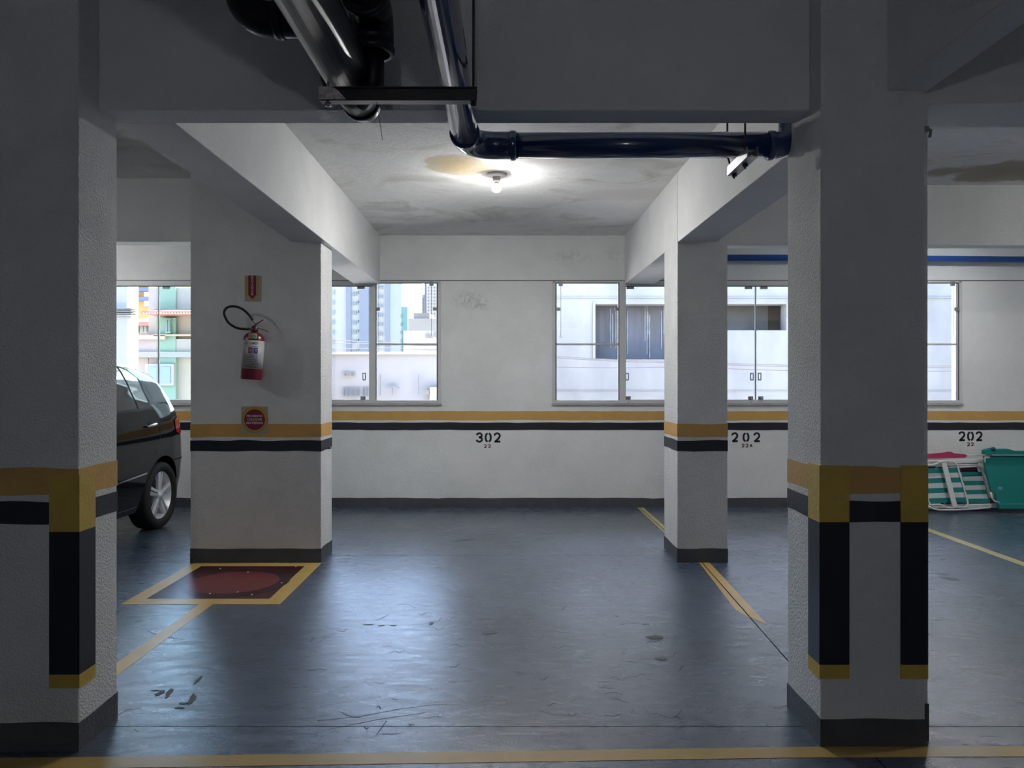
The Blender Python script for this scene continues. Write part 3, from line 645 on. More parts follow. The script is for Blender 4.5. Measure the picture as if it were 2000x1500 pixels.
for v0 in (.168, .155, .142, .130, .107, .096, .088):
    u = -.028
    while u < .06:
        w = rr.uniform(.004, .013); q = labrect(u, min(u+w, .066), v0, v0+.004, None, '', .0026); mb.add(q.v, q.f); u += w + .004
for v0 in [.09+i*.0125 for i in range(14)]:
    q = labrect(-.050, -.044, v0, v0+.007, None, '', .0026); mb.add(q.v, q.f)
q = labrect(-.003, .001, .196, .21, None, '', .003); mb.add(q.v, q.f)
o = mb.build('label_print', M_ink, cy)
t_ = text_mesh('label_lettering', 'PÓ QUIMICO', .022, onlab(.012, .262, .004), cy, M_ink, width=.085)
def curve_letter(o, off=.0025):
    for v in o.data.vertices:
        d = v.co - cb; u = d.x - (axv*(d.dot(axv))).x; a = max(-1.2, min(1.2, u/r_)); y_ = cb.y - math.cos(a)*(r_+off)
        v.co.y = y_; v.co.x = cb.x + (axv*(d.dot(axv))).x + math.sin(a)*(r_+off)
curve_letter(t_)
for s_, u, c in (('A', .006, M_signw), ('Y', .044, M_signw)):
    t2 = text_mesh('symbol_letter', s_, .03, onlab(u, .211, .004), cy, c); curve_letter(t2, .0035)
vt = cb + axv*(H+.008)
mb = MB(); mb.lathe([(0, 0), (.024, 0), (.026, .012), (.021, .035), (.014, .045), (0, .045)], vt, axv, 20); mb.build('valve', mat('dark_red_valve', (.07, .012, .03), .35), ex)
def pl(*pts): return [pc(x, y, .09) for x, y in pts]
mb = MB(); mb.bar(pc(500, 634, .09), pc(514, 624.5, .09), .016, .004); mb.bar(pc(497, 637, .09), pc(501, 633, .09), .016, .006); mb.build('top_lever', M_exred, ex)
mb = MB(); q = pl((499, 641), (510, 642.5), (518, 645), (523, 648)); [mb.bar(a, b, .016, .004) for a, b in zip(q, q[1:])]; mb.build('carry_handle', M_exred, ex)
hp = pl((485, 643), (476, 642.5), (466, 641.5), (456, 637.5), (446, 630), (440, 620), (437.5, 611), (440.5, 603.5), (447, 599.2), (457, 598.3), (468, 601), (478, 607), (487, 616), (494, 626))
cv = []
for i in range(len(hp)-1):
    p0 = hp[max(i-1, 0)]; p1 = hp[i]; p2 = hp[i+1]; p3 = hp[min(i+2, len(hp)-1)]
    for t in (0, .33, .66): cv.append(.5*((2*p1)+(p2-p0)*t+(2*p0-5*p1+4*p2-p3)*t*t+(3*p1-p0-3*p2+p3)*t**3))
cv.append(hp[-1]); MB().tube(cv, .0088, 12).build('hose', M_hose, ex)
MB().tube([pc(493, 624, .09), pc(499, 633, .09)], .007, 10).build('hose_clip', M_zinc, ex)
MB().tube([pc(481, 642.5, .09), pc(489, 642.5, .09)], .009, 10).build('hose_fitting', mat('dull_brass', (.14, .12, .11), .4, metal=.6), ex)
q = MB(); q.box(cb.x-.012, cb.x+.012, YC-.02, YC, cb.z+.26, cb.z+.34); q.box(cb.x-.012, cb.x+.012, YC-.075, YC, cb.z+.325, cb.z+.333); q.build('wall_bracket', M_fit, ex)
# signs
sg = thing('extinguisher_sign', 'narrow arrow sign with red arrow reading EXTINTOR above the extinguisher', 'sign', tuple(pc(494, 590)))
a = pc(478, 589); b = pc(511, 538)
bk = MB().box(a.x, b.x, YC-.004, YC, a.z, b.z).build('backing_plate', M_cream, sg, bevel=.001)
def spoly(pts, d, m, name, par): return MB().prism([(pc(x, y).x, pc(x, y).z) for x, y in pts], 'y', YC-d-.0006, YC-d+.0004).build(name, m, par)
spoly([(480.5, 540), (480.5, 573), (479, 573), (493.5, 588.5), (508, 573), (506, 573), (506, 540)], .0045, M_signy, 'yellow_outline', bk)
spoly([(483.6, 539), (483.6, 574.5), (481.5, 574.5), (493.2, 586), (504.5, 574.5), (502.6, 574.5), (502.6, 539)], .0050, M_cream, 'cream_outline', bk)
spoly([(485.3, 538.5), (485.3, 574.8), (484, 574.8), (493.2, 584.5), (502.3, 574.8), (500.9, 574.8), (500.9, 538.5)], .0056, M_signr, 'red_arrow', bk)
for i, ch in enumerate('EXTINTOR'):
    text_mesh('letter', ch, .021, Vector((pc(493.3, 0).x, YC-.0075, pc(0, 542.2+i*4.75).z)), bk, M_signw, width=(.006 if ch == 'I' else .0175))
s2 = thing('round_warning_sign', 'square sign with red disc and yellow ring reading PROIBIDO COLOCAR MATERIAIS', 'sign', tuple(pc(497, 847)))
a = pc(471.5, 847); b = pc(523, 794)
bk2 = MB().box(a.x, b.x, YC-.005, YC, a.z, b.z).build('backing_plate', M_cream, s2, bevel=.001)
c0 = pc(498, 819.5)
def sdisc(r, d, m, name, prof=40): return MB().prism([(c0.x+r*math.cos(2*PI*i/prof), c0.z+r*math.sin(2*PI*i/prof)) for i in range(prof)], 'y', YC-d-.0006, YC-d+.0004).build(name, m, bk2)
sdisc(.0995, .0056, mat('sign_olive', (.34, .27, .09), .4), 'outer_ring'); sdisc(.092, .0064, M_signy, 'yellow_ring'); sdisc(.077, .0072, M_signr, 'red_disc')
for i, (w_, tx) in enumerate(((.118, 'PROIBIDO'), (.112, 'COLOCAR'), (.124, 'MATERIAIS'))):
    text_mesh('lettering', tx, .024, Vector((c0.x, YC-.0092, pc(0, 812.5+i*6.8).z)), bk2, M_signw, width=w_)

# ------------------------------------------------------------------ beach chairs (folded, on their sides against the back wall)
def rrect(x0, x1, z0, z1, r, Y, lean=0, skew=0, n=5):
    out = []
    for cx, cz, a0 in ((x1-r, z0+r, -90), (x1-r, z1-r, 0), (x0+r, z1-r, 90), (x0+r, z0+r, 180)):
        for i in range(n+1):
            a = math.radians(a0+90*i/n); z = cz+r*math.sin(a); out.append(Vector((cx+r*math.cos(a)+skew*(z-z0), Y+lean*(z-z0), z)))
    return out
def striped(mb, x0, x1, z0, z1, Y, lean, skew, stripes, first=0, sag=.012, th=.004):
    n = 10
    for k in range(stripes):
        za = z0+(z1-z0)*k/stripes; zb = z0+(z1-z0)*(k+1)/stripes; vs = []
        for zz in (za, zb):
            for j in range(n+1):
                t = j/n; s_ = sag*math.sin(PI*t); vs.append((x0+(x1-x0)*t+skew*(zz-z0), Y+lean*(zz-z0)+s_, zz+.012*(t-.3)))
        vs2 = [(a, b+th, c) for a, b, c in vs]; o_ = len(vs)
        fs = [(j, j+1, n+2+j, n+1+j) for j in range(n)] + [(o_+n+1+j, o_+n+2+j, o_+j+1, o_+j) for j in range(n)]
        mb.add(vs+vs2, fs, (k+first) % 2, True)
def X7(x, Y): return (x-HX)*Y/F
def Z7(y, Y): return max(.012, CH+(HY-y)*Y/F)
def tubeY(pts, r, Y, lean=0): return [Vector((X7(x, Y), Y+lean*Z7(y, Y), Z7(y, Y))) for x, y in pts]
Yc1 = 7.62
c1 = thing('beach_chair', 'folded beach chair with green and white stripes in front of the stack, beside the column', 'beach chair', (X7(1850, Yc1), Yc1, 0))
fz0, fz1 = Z7(985, Yc1), Z7(903, Yc1)
MB().tube(rrect(X7(1817, Yc1), X7(1897, Yc1)-.02, Z7(991, Yc1)-.0, Z7(902, Yc1), .06, Yc1, .12, -.22+.0), .0085, 10, closed=True).build('back_frame', M_tube, c1)
mb = MB(); striped(mb, X7(1818, Yc1)-.0, X7(1894, Yc1), Z7(983, Yc1), Z7(916, Yc1), Yc1+.012, .12, -.20, 7, 0); mb.build('seat_fabric', [M_teal, M_tealw], c1, label='green and white striped fabric')
MB().bar(tubeY([(1862, 991)], 0, Yc1)[0]+Vector((0, -.03, .0)), tubeY([(1846, 903)], 0, Yc1)[0]+Vector((0, .03, 0)), .05, .022, up=(0, 1, 0)).build('armrest', M_tube, c1, bevel=.006)
MB().tube(tubeY([(1812, 988), (1822, 993.5), (1834, 996), (1865, 996), (1905, 994), (1935, 991)], 0, Yc1-.06), .0085, 10).build('frame_tube', M_tube, c1)
MB().tube(tubeY([(1814, 986), (1836, 985), (1848, 991), (1862, 993)], 0, Yc1-.04), .008, 10).build('frame_tube', M_tube, c1)
MB().tube(tubeY([(1810, 909), (1826, 907), (1836, 902), (1848, 901)], 0, Yc1+.02), .008, 10).build('frame_tube', M_tube, c1)
Yc2 = 7.70
c2 = thing('beach_chair', 'folded beach chair with darker green and white stripes, behind the front striped one', 'beach chair', (X7(1910, Yc2), Yc2, 0))
mb = MB(); striped(mb, X7(1850, Yc2), X7(1932, Yc2), Z7(984, Yc2), Z7(924, Yc2), Yc2, .12, -.17, 7, 0); mb.build('seat_fabric', [M_teal, M_tealw], c2, label='green and white striped fabric')
MB().tube(rrect(X7(1846, Yc2), X7(1936, Yc2), Z7(988, Yc2), Z7(912, Yc2), .05, Yc2+.012, .12, -.19), .008, 10, closed=True).build('back_frame', M_tube, c2)
mb = MB(); mb.bar((X7(1812, Yc2), Yc2-.02, Z7(989, Yc2)), (X7(1944, Yc2), Yc2-.02, Z7(988, Yc2)+.005), .03, .042, up=(0, 0, 1)); mb.build('armrest', M_tube, c2, bevel=.006)
MB().tube(tubeY([(1912, 905), (1920, 914), (1924, 926)], 0, Yc2), .007, 8).build('frame_tube', M_tube, c2)
MB().tube(tubeY([(1812, 909), (1860, 908), (1912, 907)], 0, Yc2), .006, 8).build('frame_tube', M_tube, c2)
MB().tube(tubeY([(1850, 914), (1908, 911)], 0, Yc2-.01), .007, 8).build('frame_tube', M_tube, c2)
Yc3 = 7.79
c3 = thing('beach_chair', 'folded pink and maroon beach chair with white armrests at the back of the stack', 'beach chair', (X7(1860, Yc3), Yc3, 0))
def sheet(pts, Y, th, m, name, par, lean=0):
    return MB().prism([(X7(x, Y), Z7(y, Y)) for x, y in pts], 'y', Y, Y+th).build(name, m, par, bevel=.004)
sheet([(1808, 896), (1808, 887), (1825, 886), (1843, 884.5), (1852, 882.5), (1860, 882.5), (1863, 885.5), (1885, 887), (1890, 890), (1886, 894)], Yc3-.02, .03, M_pink, 'back_fabric', c3).__setitem__('label', 'pink fabric edge')
sheet([(1810, 925), (1810, 911), (1908, 911), (1911, 922), (1911, 940), (1810, 940)], Yc3+.02, .012, M_maroon, 'seat_fabric', c3).__setitem__('label', 'maroon fabric')
MB().bar((X7(1808, Yc3), Yc3-.05, Z7(900.5, Yc3)-.01), (X7(1921, Yc3), Yc3-.05, Z7(898.5, Yc3)), .05, .040).build('armrest', M_tube, c3, bevel=.006)
MB().tube(tubeY([(1879, 889.5), (1903, 889.5), (1919, 889.5)], 0, Yc3), [.009, .008, .004], 8).build('frame_tube', M_tube, c3)
MB().tube(tubeY([(1810, 906), (1860, 906), (1915, 905)], 0, Yc3-.03), .007, 8).build('frame_tube', M_tube, c3)
MB().tube(tubeY([(1914, 905), (1922, 940), (1932, 992)], 0, Yc3), .007, 8).build('frame_tube', M_tube, c3)
MB().tube(tubeY([(1812, 993), (1932, 993)], 0, Yc3), .007, 8).build('frame_tube', M_tube, c3)
Yc4 = 7.58
c4 = thing('beach_chair', 'folded beach chair with plain teal fabric, rightmost of the stack', 'beach chair', (X7(1980, Yc4), Yc4, 0))
xr = 2062
mb = MB(); pts = [(1949, 989), (1947, 966), (1939, 960), (1929, 905), (1930, 891), (1942, 891), (xr, 891), (xr+8, 940), (xr, 989)]
vs = [(X7(x, Yc4), Yc4+.10*Z7(y, Yc4), Z7(y, Yc4)) for x, y in pts]; n = len(vs); vs += [(a, b+.03, c) for a, b, c in vs]
mb.add(vs, [tuple(range(n)), tuple(range(2*n-1, n-1, -1))] + [(i, n+i, n+(i+1) % n, (i+1) % n) for i in range(n)])
mb.build('back_fabric', M_teal, c4, bevel=.006)
sheet([(1924, 888), (1924, 880), (1930, 878), (1942, 875), (1946, 877.5), (1970, 877), (1985, 881), (xr-10, 882), (xr, 889)], Yc4+.01, .06, M_teal, 'pillow', c4)
mb = MB(); mb.lathe([(0, 0), (.022, 0), (.020, .01), (0, .014)], (X7(1941, Yc4), Yc4+.01, Z7(877, Yc4)), (0, -1, 0), 12); mb.build('knob', mat('dark_teal_knob', (.004, .09, .10), .6), c4)
MB().box(X7(1951, Yc4), X7(xr-6, Yc4), Yc4-.012, Yc4+.03, Z7(994, Yc4), Z7(984, Yc4)).build('seat_fabric', M_teal, c4, bevel=.006)
MB().bar((X7(1952, Yc4), Yc4+.018, Z7(930, Yc4)), (X7(xr-6, Yc4), Yc4+.018, Z7(930, Yc4)), .002, .001).build('seam', M_teal, c4)
MB().tube(tubeY([(1930, 905), (1930, 896), (1934, 891), (1944, 889.5)], 0, Yc4-.0, .10), .010, 10).build('frame_tube', M_tube, c4)
MB().box(X7(1930, Yc4), X7(1940, Yc4), Yc4+.056, Yc4+.062, Z7(904, Yc4), Z7(892, Yc4)).build('white_corner', M_tube, c4)
MB().tube(tubeY([(1936.5, 962), (1938, 972), (1943, 979), (1952, 982)], 0, Yc4-.03, .05), .0095, 10).build('frame_tube', M_tube, c4)
MB().box(X7(1952, Yc4), X7(1960, Yc4), Yc4+.024, Yc4+.034, Z7(959.5, Yc4), Z7(952, Yc4)).build('maker_tag', mat('tag_pale', (.35, .55, .60), .6, c2=(.08, .25, .3), vscale=90), c4)
mb = MB(); mb.box(X7(1953.6, Yc4), X7(1958.4, Yc4), Yc4+.0225, Yc4+.0245, Z7(957.5, Yc4), Z7(956.8, Yc4)); mb.box(X7(1953.6, Yc4), X7(1957, Yc4), Yc4+.0225, Yc4+.0245, Z7(955.5, Yc4), Z7(954.6, Yc4)); mb.build('tag_mark', M_teal, c4)

# ------------------------------------------------------------------ car
XC = -4.02; SR = 7.44
def lerpt(tab, x):
    if x <= tab[0][0]: return tab[0][1]
    for (a, va), (b, vb) in zip(tab, tab[1:]):
        if x <= b:
            t = (x-a)/(b-a); t = t*t*(3-2*t)*.35 + t*.65; return va+(vb-va)*t
    return tab[-1][1]
ZT = [(0, .50), (.015, .62), (.05, .70), (.09, .80), (.13, .95), (.20, 1.08), (.28, 1.24), (.36, 1.38), (.44, 1.465), (.56, 1.505), (.8, 1.53), (1.3, 1.548), (1.9, 1.535), (2.3, 1.45), (2.75, 1.16), (2.95, 1.04), (3.3, .99), (3.6, .88), (3.75, .74), (3.83, .55)]
ZB = [(0, .34), (.05, .26), (.25, .23), (.9, .20), (3.3, .19), (3.7, .22), (3.83, .32)]
WZ = [(.18, .745), (.30, .775), (.45, .805), (.62, .82), (.80, .817), (.95, .80), (1.08, .775), (1.14, .755), (1.30, .685), (1.46, .605), (1.56, .55)]
PL = [(0, .80), (.03, .865), (.09, .915), (.20, .965), (.40, .992), (.7, 1.0), (3.0, 1.0), (3.4, .95), (3.65, .86), (3.78, .74), (3.83, .62)]
def halfw(s, z):
    zt = lerpt(ZT, s); w = lerpt(WZ, z)*lerpt(PL, s)
    d = max(0, z-(zt-.10))/.10
    return w*(1-.30*(1-math.sqrt(max(0, 1-min(1, d)**2))))
def skin(Y, z, off=.0): return XC+halfw(SR-Y, z)+off
car = thing('parked_car', 'black hatchback parked in the left bay, rear side visible between columns', 'car', (XC, SR-1.9, 0))
st = [0, .008, .02, .035, .05, .07, .09, .11, .13, .155, .18, .21, .24, .28, .32, .36, .40, .44, .5, .56, .64, .72, .8, .9, 1.0, 1.15, 1.3, 1.5, 1.7, 1.9, 2.1, 2.3, 2.45, 2.6, 2.75, 2.85, 2.95, 3.1, 3.3, 3.45, 3.6, 3.68, 3.75, 3.8, 3.83]
NR = 26; rings = []
for s in st:
    zb, zt = lerpt(ZB, s), lerpt(ZT, s); ring = []
    right = [(0, zb)] + [(halfw(s, zb)*.5, zb-.0), (halfw(s, zb)*.93, zb)]
    for k in range(NR+1):
        t = k/NR; z = zb+.012+(zt-.0-zb-.012)*math.sin(t*PI/2)**.9 if False else zb+.012+(zt-zb-.012)*t
        right.append((halfw(s, z), z))
    w = right[-1][0]
    for q in (.85, .6, .3): right.append((w*q, zt+.018*(1-q*q)))
    right.append((0, zt+.018)); ring = [(XC+x, SR-s, z) for x, z in right] + [(XC-x, SR-s, z) for x, z in right[-2:0:-1]]
    rings.append(ring)
mb = MB(); n = len(rings[0])
mb.add([v for r in rings for v in r], [(i*n+k, i*n+(k+1) % n, (i+1)*n+(k+1) % n, (i+1)*n+k) for i in range(len(rings)-1) for k in range(n)], 0, True)
mb.add(rings[0], [tuple(range(n))]); mb.add(rings[-1], [tuple(range(n-1, -1, -1))])
body = mb.build('body', M_carp, car)
WY = (6.835, 6.835-2.465); WR = .305
cut = MB()
for wy in WY:
    for sx in (1, -1):
        pts = [(wy+.352*math.cos(2*PI*i/40), .315+.352*math.sin(2*PI*i/40)) for i in range(40)]
        a, b = sorted((XC+sx*.56, XC+sx*1.1)); cut.prism(pts, 'x', a, b)
cutter = cut.build('arch_cutter', M_rubber)
md = body.modifiers.new('b', 'BOOLEAN'); md.operation = 'DIFFERENCE'; md.object = cutter; md.solver = 'EXACT'
bpy.context.view_layer.update(); me = bpy.data.meshes.new_from_object(body.evaluated_get(bpy.context.evaluated_depsgraph_get()))
body.modifiers.clear(); body.data = me; me.name = 'body'; bpy.data.objects.remove(cutter)
for p in me.polygons: p.use_smooth = True
me.materials.clear(); me.materials.append(M_carp)
for p in me.polygons: p.material_index = 0
try: me.set_sharp_from_angle(angle=math.radians(32))
except Exception: pass
def skinpatch(outline, off, m, name, parent, sx=1, nz=8, label=None):
    """outline: (Y,z) polygon given as lower and upper chains sharing Y: list of (Y, z0, z1)"""
    mb = MB(); rows = []
    for Y, z0, z1 in outline:
        rows.append([((skin(Y, z0+(z1-z0)*k/nz, off)-XC)*sx+XC, Y, z0+(z1-z0)*k/nz) for k in range(nz+1)])
    N = nz+1; v = [p for r in rows for p in r]
    mb.add(v, [(i*N+k, i*N+k+1, (i+1)*N+k+1, (i+1)*N+k) for i in range(len(rows)-1) for k in range(nz)], 0, True)
    o = mb.build(name, m, parent, fix=True); return o
def chain(a, f0, f1, n=12): return [(a[0]+(a[1]-a[0])*i/n, f0(i/n), f1(i/n)) for i in range(n+1)]
for sx in (1, -1):
    beltz = lambda Y: 1.085+(Y-5.6)*.030
    topz = lambda Y: 1.475-max(0, (Y-6.42))**2*1.6-max(0, 5.45-Y)**2*.35
    def glassrow(y0, y1, e=0, n=14):
        return [(y0+(y1-y0)*i/n, beltz(y0+(y1-y0)*i/n)-e, topz(y0+(y1-y0)*i/n)+e) for i in range(n+1)]
    skinpatch(glassrow(4.62, 6.70, .018, 40), .0015, M_rubber, 'window_surround', body, sx)
    skinpatch(glassrow(5.72, 6.435), .004, M_carglass, 'rear_door_glass', body, sx)
    skinpatch(glassrow(6.465, 6.665), .004, M_carglass, 'quarter_glass', body, sx)
    skinpatch(glassrow(4.72, 5.64), .004, M_carglass, 'front_door_glass', body, sx)
    skinpatch([(Y, .508+(Y-6.0)*.058, .523+(Y-6.0)*.058) for Y in [5.75+.76*i/10 for i in range(11)]], .006, M_chrome, 'side_moulding', body, sx, 2)
    skinpatch([(Y, .508-(6.0-Y)*.03, .523-(6.0-Y)*.03) for Y in [4.75+.93*i/10 for i in range(11)]], .006, M_chrome, 'side_moulding', body, sx, 2)
    skinpatch([(Y, .262, .267) for Y in [5.0+1.42*i/14 for i in range(15)]], .004, M_chrome, 'sill_highlight', body, sx, 2)
    def seam(pts, w=.006):
        mb = MB()
        for (Ya, za), (Yb, zb2) in zip(pts, pts[1:]):
            d = Vector((Yb-Ya, zb2-za)).normalized(); nn = Vector((-d.y, d.x))*w/2
            q = [(Ya-nn.x, za-nn.y), (Ya+nn.x, za+nn.y), (Yb+nn.x, zb2+nn.y), (Yb-nn.x, zb2-nn.y)]
            mb.add([((skin(a, b, .0012)-XC)*sx+XC, a, b) for a, b in q], [(0, 1, 2, 3)])
        mb.build('panel_gap', M_rubber, body)
    seam([(6.74, 1.10), (6.80, 1.02), (6.80, .95), (6.77, .84), (6.66, .70)]); seam([(5.68, 1.08), (5.68, .8), (5.70, .5), (5.72, .26)]); seam([(4.62, 1.0), (4.60, .7), (4.66, .3)])
    seam([(6.70, 1.11), (6.79, 1.20), (6.74, 1.36)], .004)
    # door handle
    hY, hZ = 6.60, .955
    x_ = skin(hY, hZ)
    dh = MB().prism([(hY+.05*math.cos(2*PI*i/20), hZ-.006+.038*math.sin(2*PI*i/20)) for i in range(20)], 'x', *sorted((XC+sx*(x_-XC-.004), XC+sx*(x_-XC+.001)))).build('handle_recess', M_rubber, body)
    mb = MB(); mb.tube([(XC+sx*(x_-XC+.004), hY-.07, hZ-.002), (XC+sx*(x_-XC+.028), hY-.05, hZ), (XC+sx*(x_-XC+.030), hY+.06, hZ+.012), (XC+sx*(x_-XC+.004), hY+.09, hZ+.014)], .011, 10); mb.build('door_handle', M_chrome, body)
    # tail light wraps the corner
    skinpatch([(7.12+.20*i/6, .845+.02*abs(i-3)/3, 1.01-.01*abs(i-3)) for i in range(7)], .006, M_tail, 'tail_light', body, sx, 6)
    skinpatch([(7.00+.36*i/6, .60, .612) for i in range(7)], .003, M_rubber, 'bumper_gap', body, sx, 2)
# rear glass and windscreen on the centre surface
for (sa, sb, m, nm) in ((.205, .43, M_carglass, 'rear_glass'), (2.30, 2.86, M_carglass, 'windscreen')):
    mb = MB(); rows = []
    for i in range(9):
        s = sa+(sb-sa)*i/8; zt = lerpt(ZT, s); w = halfw(s, zt)*.86
        rows.append([(XC+w*q, SR-s, zt+.018*(1-(q*.86)**2)+.010) for q in (-1, -.6, -.3, 0, .3, .6, 1)])
    mb.add([p for r in rows for p in r], [(i*7+k, i*7+k+1, (i+1)*7+k+1, (i+1)*7+k) for i in range(8) for k in range(6)], 0, True); mb.build(nm, m, body)
for wy in WY:
    for sx in (1, -1):
        xo = XC+sx*.80; w = part('wheel', car, (xo, wy, WR))
        ax = (sx, 0, 0); ty = MB().lathe([(.215, -.17), (.25, -.185), (.285, -.185), (.300, -.172), (WR, -.15), (WR, -.03), (.300, -.008), (.285, .006), (.25, .008), (.222, -.004), (.213, -.02)], (xo, wy, WR), ax, 48).build('tyre', M_rubber, w)
        mb = MB(); mb.lathe([(.222, -.004), (.228, -.002), (.224, -.012), (.200, -.022), (.196, -.12), (.17, -.14), (.0, -.15)], (xo, wy, WR), ax, 48)
        rim = mb.build('rim', M_alloy, w)
        mb = MB(); mb.lathe([(0, .0), (.03, -.002), (.034, -.012), (.058, -.02), (.062, -.05)], (xo, wy, WR), ax, 24)
        mb.build('hub', M_alloy, w)
        for k in range(5):
            a = 2*PI*k/5+.28; d = Vector((0, math.cos(a), math.sin(a))); t = Vector((0, -math.sin(a), math.cos(a))); c = Vector((xo, wy, WR)); X_ = Vector((sx, 0, 0))
            mb = MB()
            for sg_ in (-1, 1):
                def q(r, u, h): return c+d*r+t*u*sg_+X_*h
                vs = [q(.04, .004, -.012), q(.04, .026, -.022), q(.04, .026, -.05), q(.04, .004, -.05), q(.212, .008, -.010), q(.212, .044, -.018), q(.212, .044, -.045), q(.212, .008, -.045)]
                mb.add(vs, [(0, 1, 2, 3), (7, 6, 5, 4), (0, 4, 5, 1), (1, 5, 6, 2), (2, 6, 7, 3), (3, 7, 4, 0)])
            mb.build('spoke', M_alloy, w, bevel=.003)
        MB().lathe([(0, -.10), (.15, -.10), (.15, -.115), (0, -.115)], (xo, wy, WR), ax, 24).build('brake_disc', M_steel, w)

# ------------------------------------------------------------------ outside: street, walls and buildings
M_asph = mat('street', (.50, .47, .43), .9, var=.2, vscale=.6)
gr = MB().box(-160, 160, YB+.3, 300, -1.2, -1.0).build('ground', M_asph); gr['kind'] = 'structure'
def ext(name, c, var=.06, vs=.6, c2=None, bump=0): return mat(name, (c[0]*.29, c[1]*.262, c[2]*.235), .85, var=var, vscale=vs, c2=c2, bump=bump)
E_white = ext('outside_white_render', (.80, .80, .80), .07, .9)  # plain white base colour shared by the outside walls
E_grey = mat('weathered_white_render', (.255, .238, .225), .9, c2=(.165, .155, .148), vscale=1.1, stretch=(1, 1, .6))
E_blue = ext('pale_blue_tower_paint', (.52, .62, .74), .03); E_bluew = ext('white_blue_tower_paint', (.72, .78, .84), .03)
E_bluegrey = ext('blue_grey_recess_and_shade', (.33, .41, .55), .03); E_win = mat('far_window_glass', (.07, .09, .10), .3); E_wing = mat('far_green_window', (.09, .15, .15), .3)
E_teal = ext('teal_tower_paint', (.22, .50, .52), .05); E_cream = ext('cream_house_paint', (.78, .70, .64), .05); E_pinkw = ext('pale_house_paint', (.70, .66, .68), .05)
E_tile = mat('red_roof_tiles', (.22, .075, .055), .8, c2=(.27, .12, .095), vscale=6); E_green = ext('green_facade_paint', (.42, .66, .58), .05)
E_yel = ext('yellow_block_paint', (.80, .52, .16), .03); E_navy = ext('blue_band_paint', (.20, .27, .50), .03); E_gr = ext('grey_block', (.46, .46, .46), .08, 1.2)
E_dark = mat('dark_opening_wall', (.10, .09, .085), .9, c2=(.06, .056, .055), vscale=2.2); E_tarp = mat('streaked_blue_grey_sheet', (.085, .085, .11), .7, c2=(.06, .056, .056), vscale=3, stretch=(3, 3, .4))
E_drip = mat('white_drips', (.28, .28, .30), .7, c2=(.12, .12, .14), vscale=12, stretch=(1, 1, .5))
def bbox(mb, x0, x1, y0, y1, Y, depth, mi=0, bottom=None):
    a = P(x0, y1, Y); b = P(x1, y0, Y); mb.box(a.x, b.x, Y, Y+depth, a.z if bottom is None else bottom, b.z, mi); return mb
def building(name, label, x0, x1, ytop, Y, depth, m, cat='building', bottom=-1.3):
    t = thing(name, label, cat, (((x0+x1)/2-HX)*Y/F, Y+depth/2, bottom))
    bbox(MB(), x0, x1, ytop, 900, Y, depth, 0, bottom).build('wall', m, t); return t
def winrow(t, x0, x1, y0, y1, Y, m=None, fr=None):
    f = bbox(MB(), x0, x1, y0, y1, Y-.12, .2).build('window', fr or m or E_win, t)
    if fr:
        w = (x1-x0)*.12; h = (y1-y0)*.12
        bbox(MB(), x0+w, (x0+x1)/2-w*.4, y0+h, y1-h, Y-.15, .1).build('pane', m or E_win, f); bbox(MB(), (x0+x1)/2+w*.4, x1-w, y0+h, y1-h, Y-.15, .1).build('pane', m or E_win, f)
    return f
# right neighbour: weathered white building with dark openings
YN = 14.0
t = thing('neighbour_building', 'weathered white rendered building with large dark openings outside the right windows', 'building', (3, YN, -1.3))
mb = MB()
mb.box(-.8, P(1163, 0, YN).x, YN, YN+.3, -1.3, 5); L = P(1163, 594, YN); 
xA = P(1400, 0, YN).x; xB = P(1421-14, 0, YN).x; xC_ = P(1536, 0, YN).x
mb.box(L.x, 16, YN, YN+.3, L.z, 5); mb.box(L.x, xA, YN, YN+.3, -1.3, P(0, 702, YN).z); mb.box(xA, xC_, YN, YN+.3, -1.3, P(0, 645, YN).z); mb.box(xC_, 16, YN, YN+.3, -1.3, L.z)
mb.build('wall', E_grey, t)
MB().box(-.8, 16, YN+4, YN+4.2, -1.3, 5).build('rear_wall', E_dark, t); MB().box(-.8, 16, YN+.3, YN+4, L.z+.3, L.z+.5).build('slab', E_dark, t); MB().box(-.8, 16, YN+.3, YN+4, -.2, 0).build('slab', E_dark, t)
MB().box(-.8, -.6, YN+.3, YN+4, -1.3, 5).build('side_wall', E_grey, t); MB().box(15.8, 16, YN+.3, YN+4, -1.3, 5).build('side_wall', E_grey, t); MB().box(-.8, 16, YN, YN+4.2, 5, 5.2).build('roof_slab', E_grey, t)
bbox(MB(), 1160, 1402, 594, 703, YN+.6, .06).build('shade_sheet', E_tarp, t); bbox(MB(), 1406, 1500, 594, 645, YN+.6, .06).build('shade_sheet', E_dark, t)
bbox(MB(), 1400, 1407, 580, 720, YN+.5, .3).build('partition', E_grey, t)
bbox(MB(), 1498, 1530, 594, 645, YN+1.2, .1).build('inner_wall', mat('pinkish_inner_wall', (.30, .23, .20), .9), t); bbox(MB(), 1527, 1533, 612, 645, YN+.8, .1).build('inner_door', E_white, t)
rr = random.Random(11)
mb = MB()
for x in (1192, 1196, 1203, 1222, 1226, 1260, 1264, 1266, 1269, 1292, 1297):
    y0 = 594+rr.uniform(0, 20); y1 = rr.uniform(650, 702); a = P(x-.7, y1, YN+.57); b = P(x+.9, y0, YN+.57)
    mb.box(a.x, b.x, YN+.585, YN+.6, a.z, b.z)
o = mb.build('white_drips', E_drip, t); o['kind'] = 'stuff'
mb = MB(); mb.box(-.8, 16, YN-.03, YN, P(0, 582, YN).z, P(0, 580.5, YN).z); mb.box(-.8, 16, YN-.02, YN, P(0, 763, YN).z, P(0, 762, YN).z); mb.build('ledge', E_grey, t)
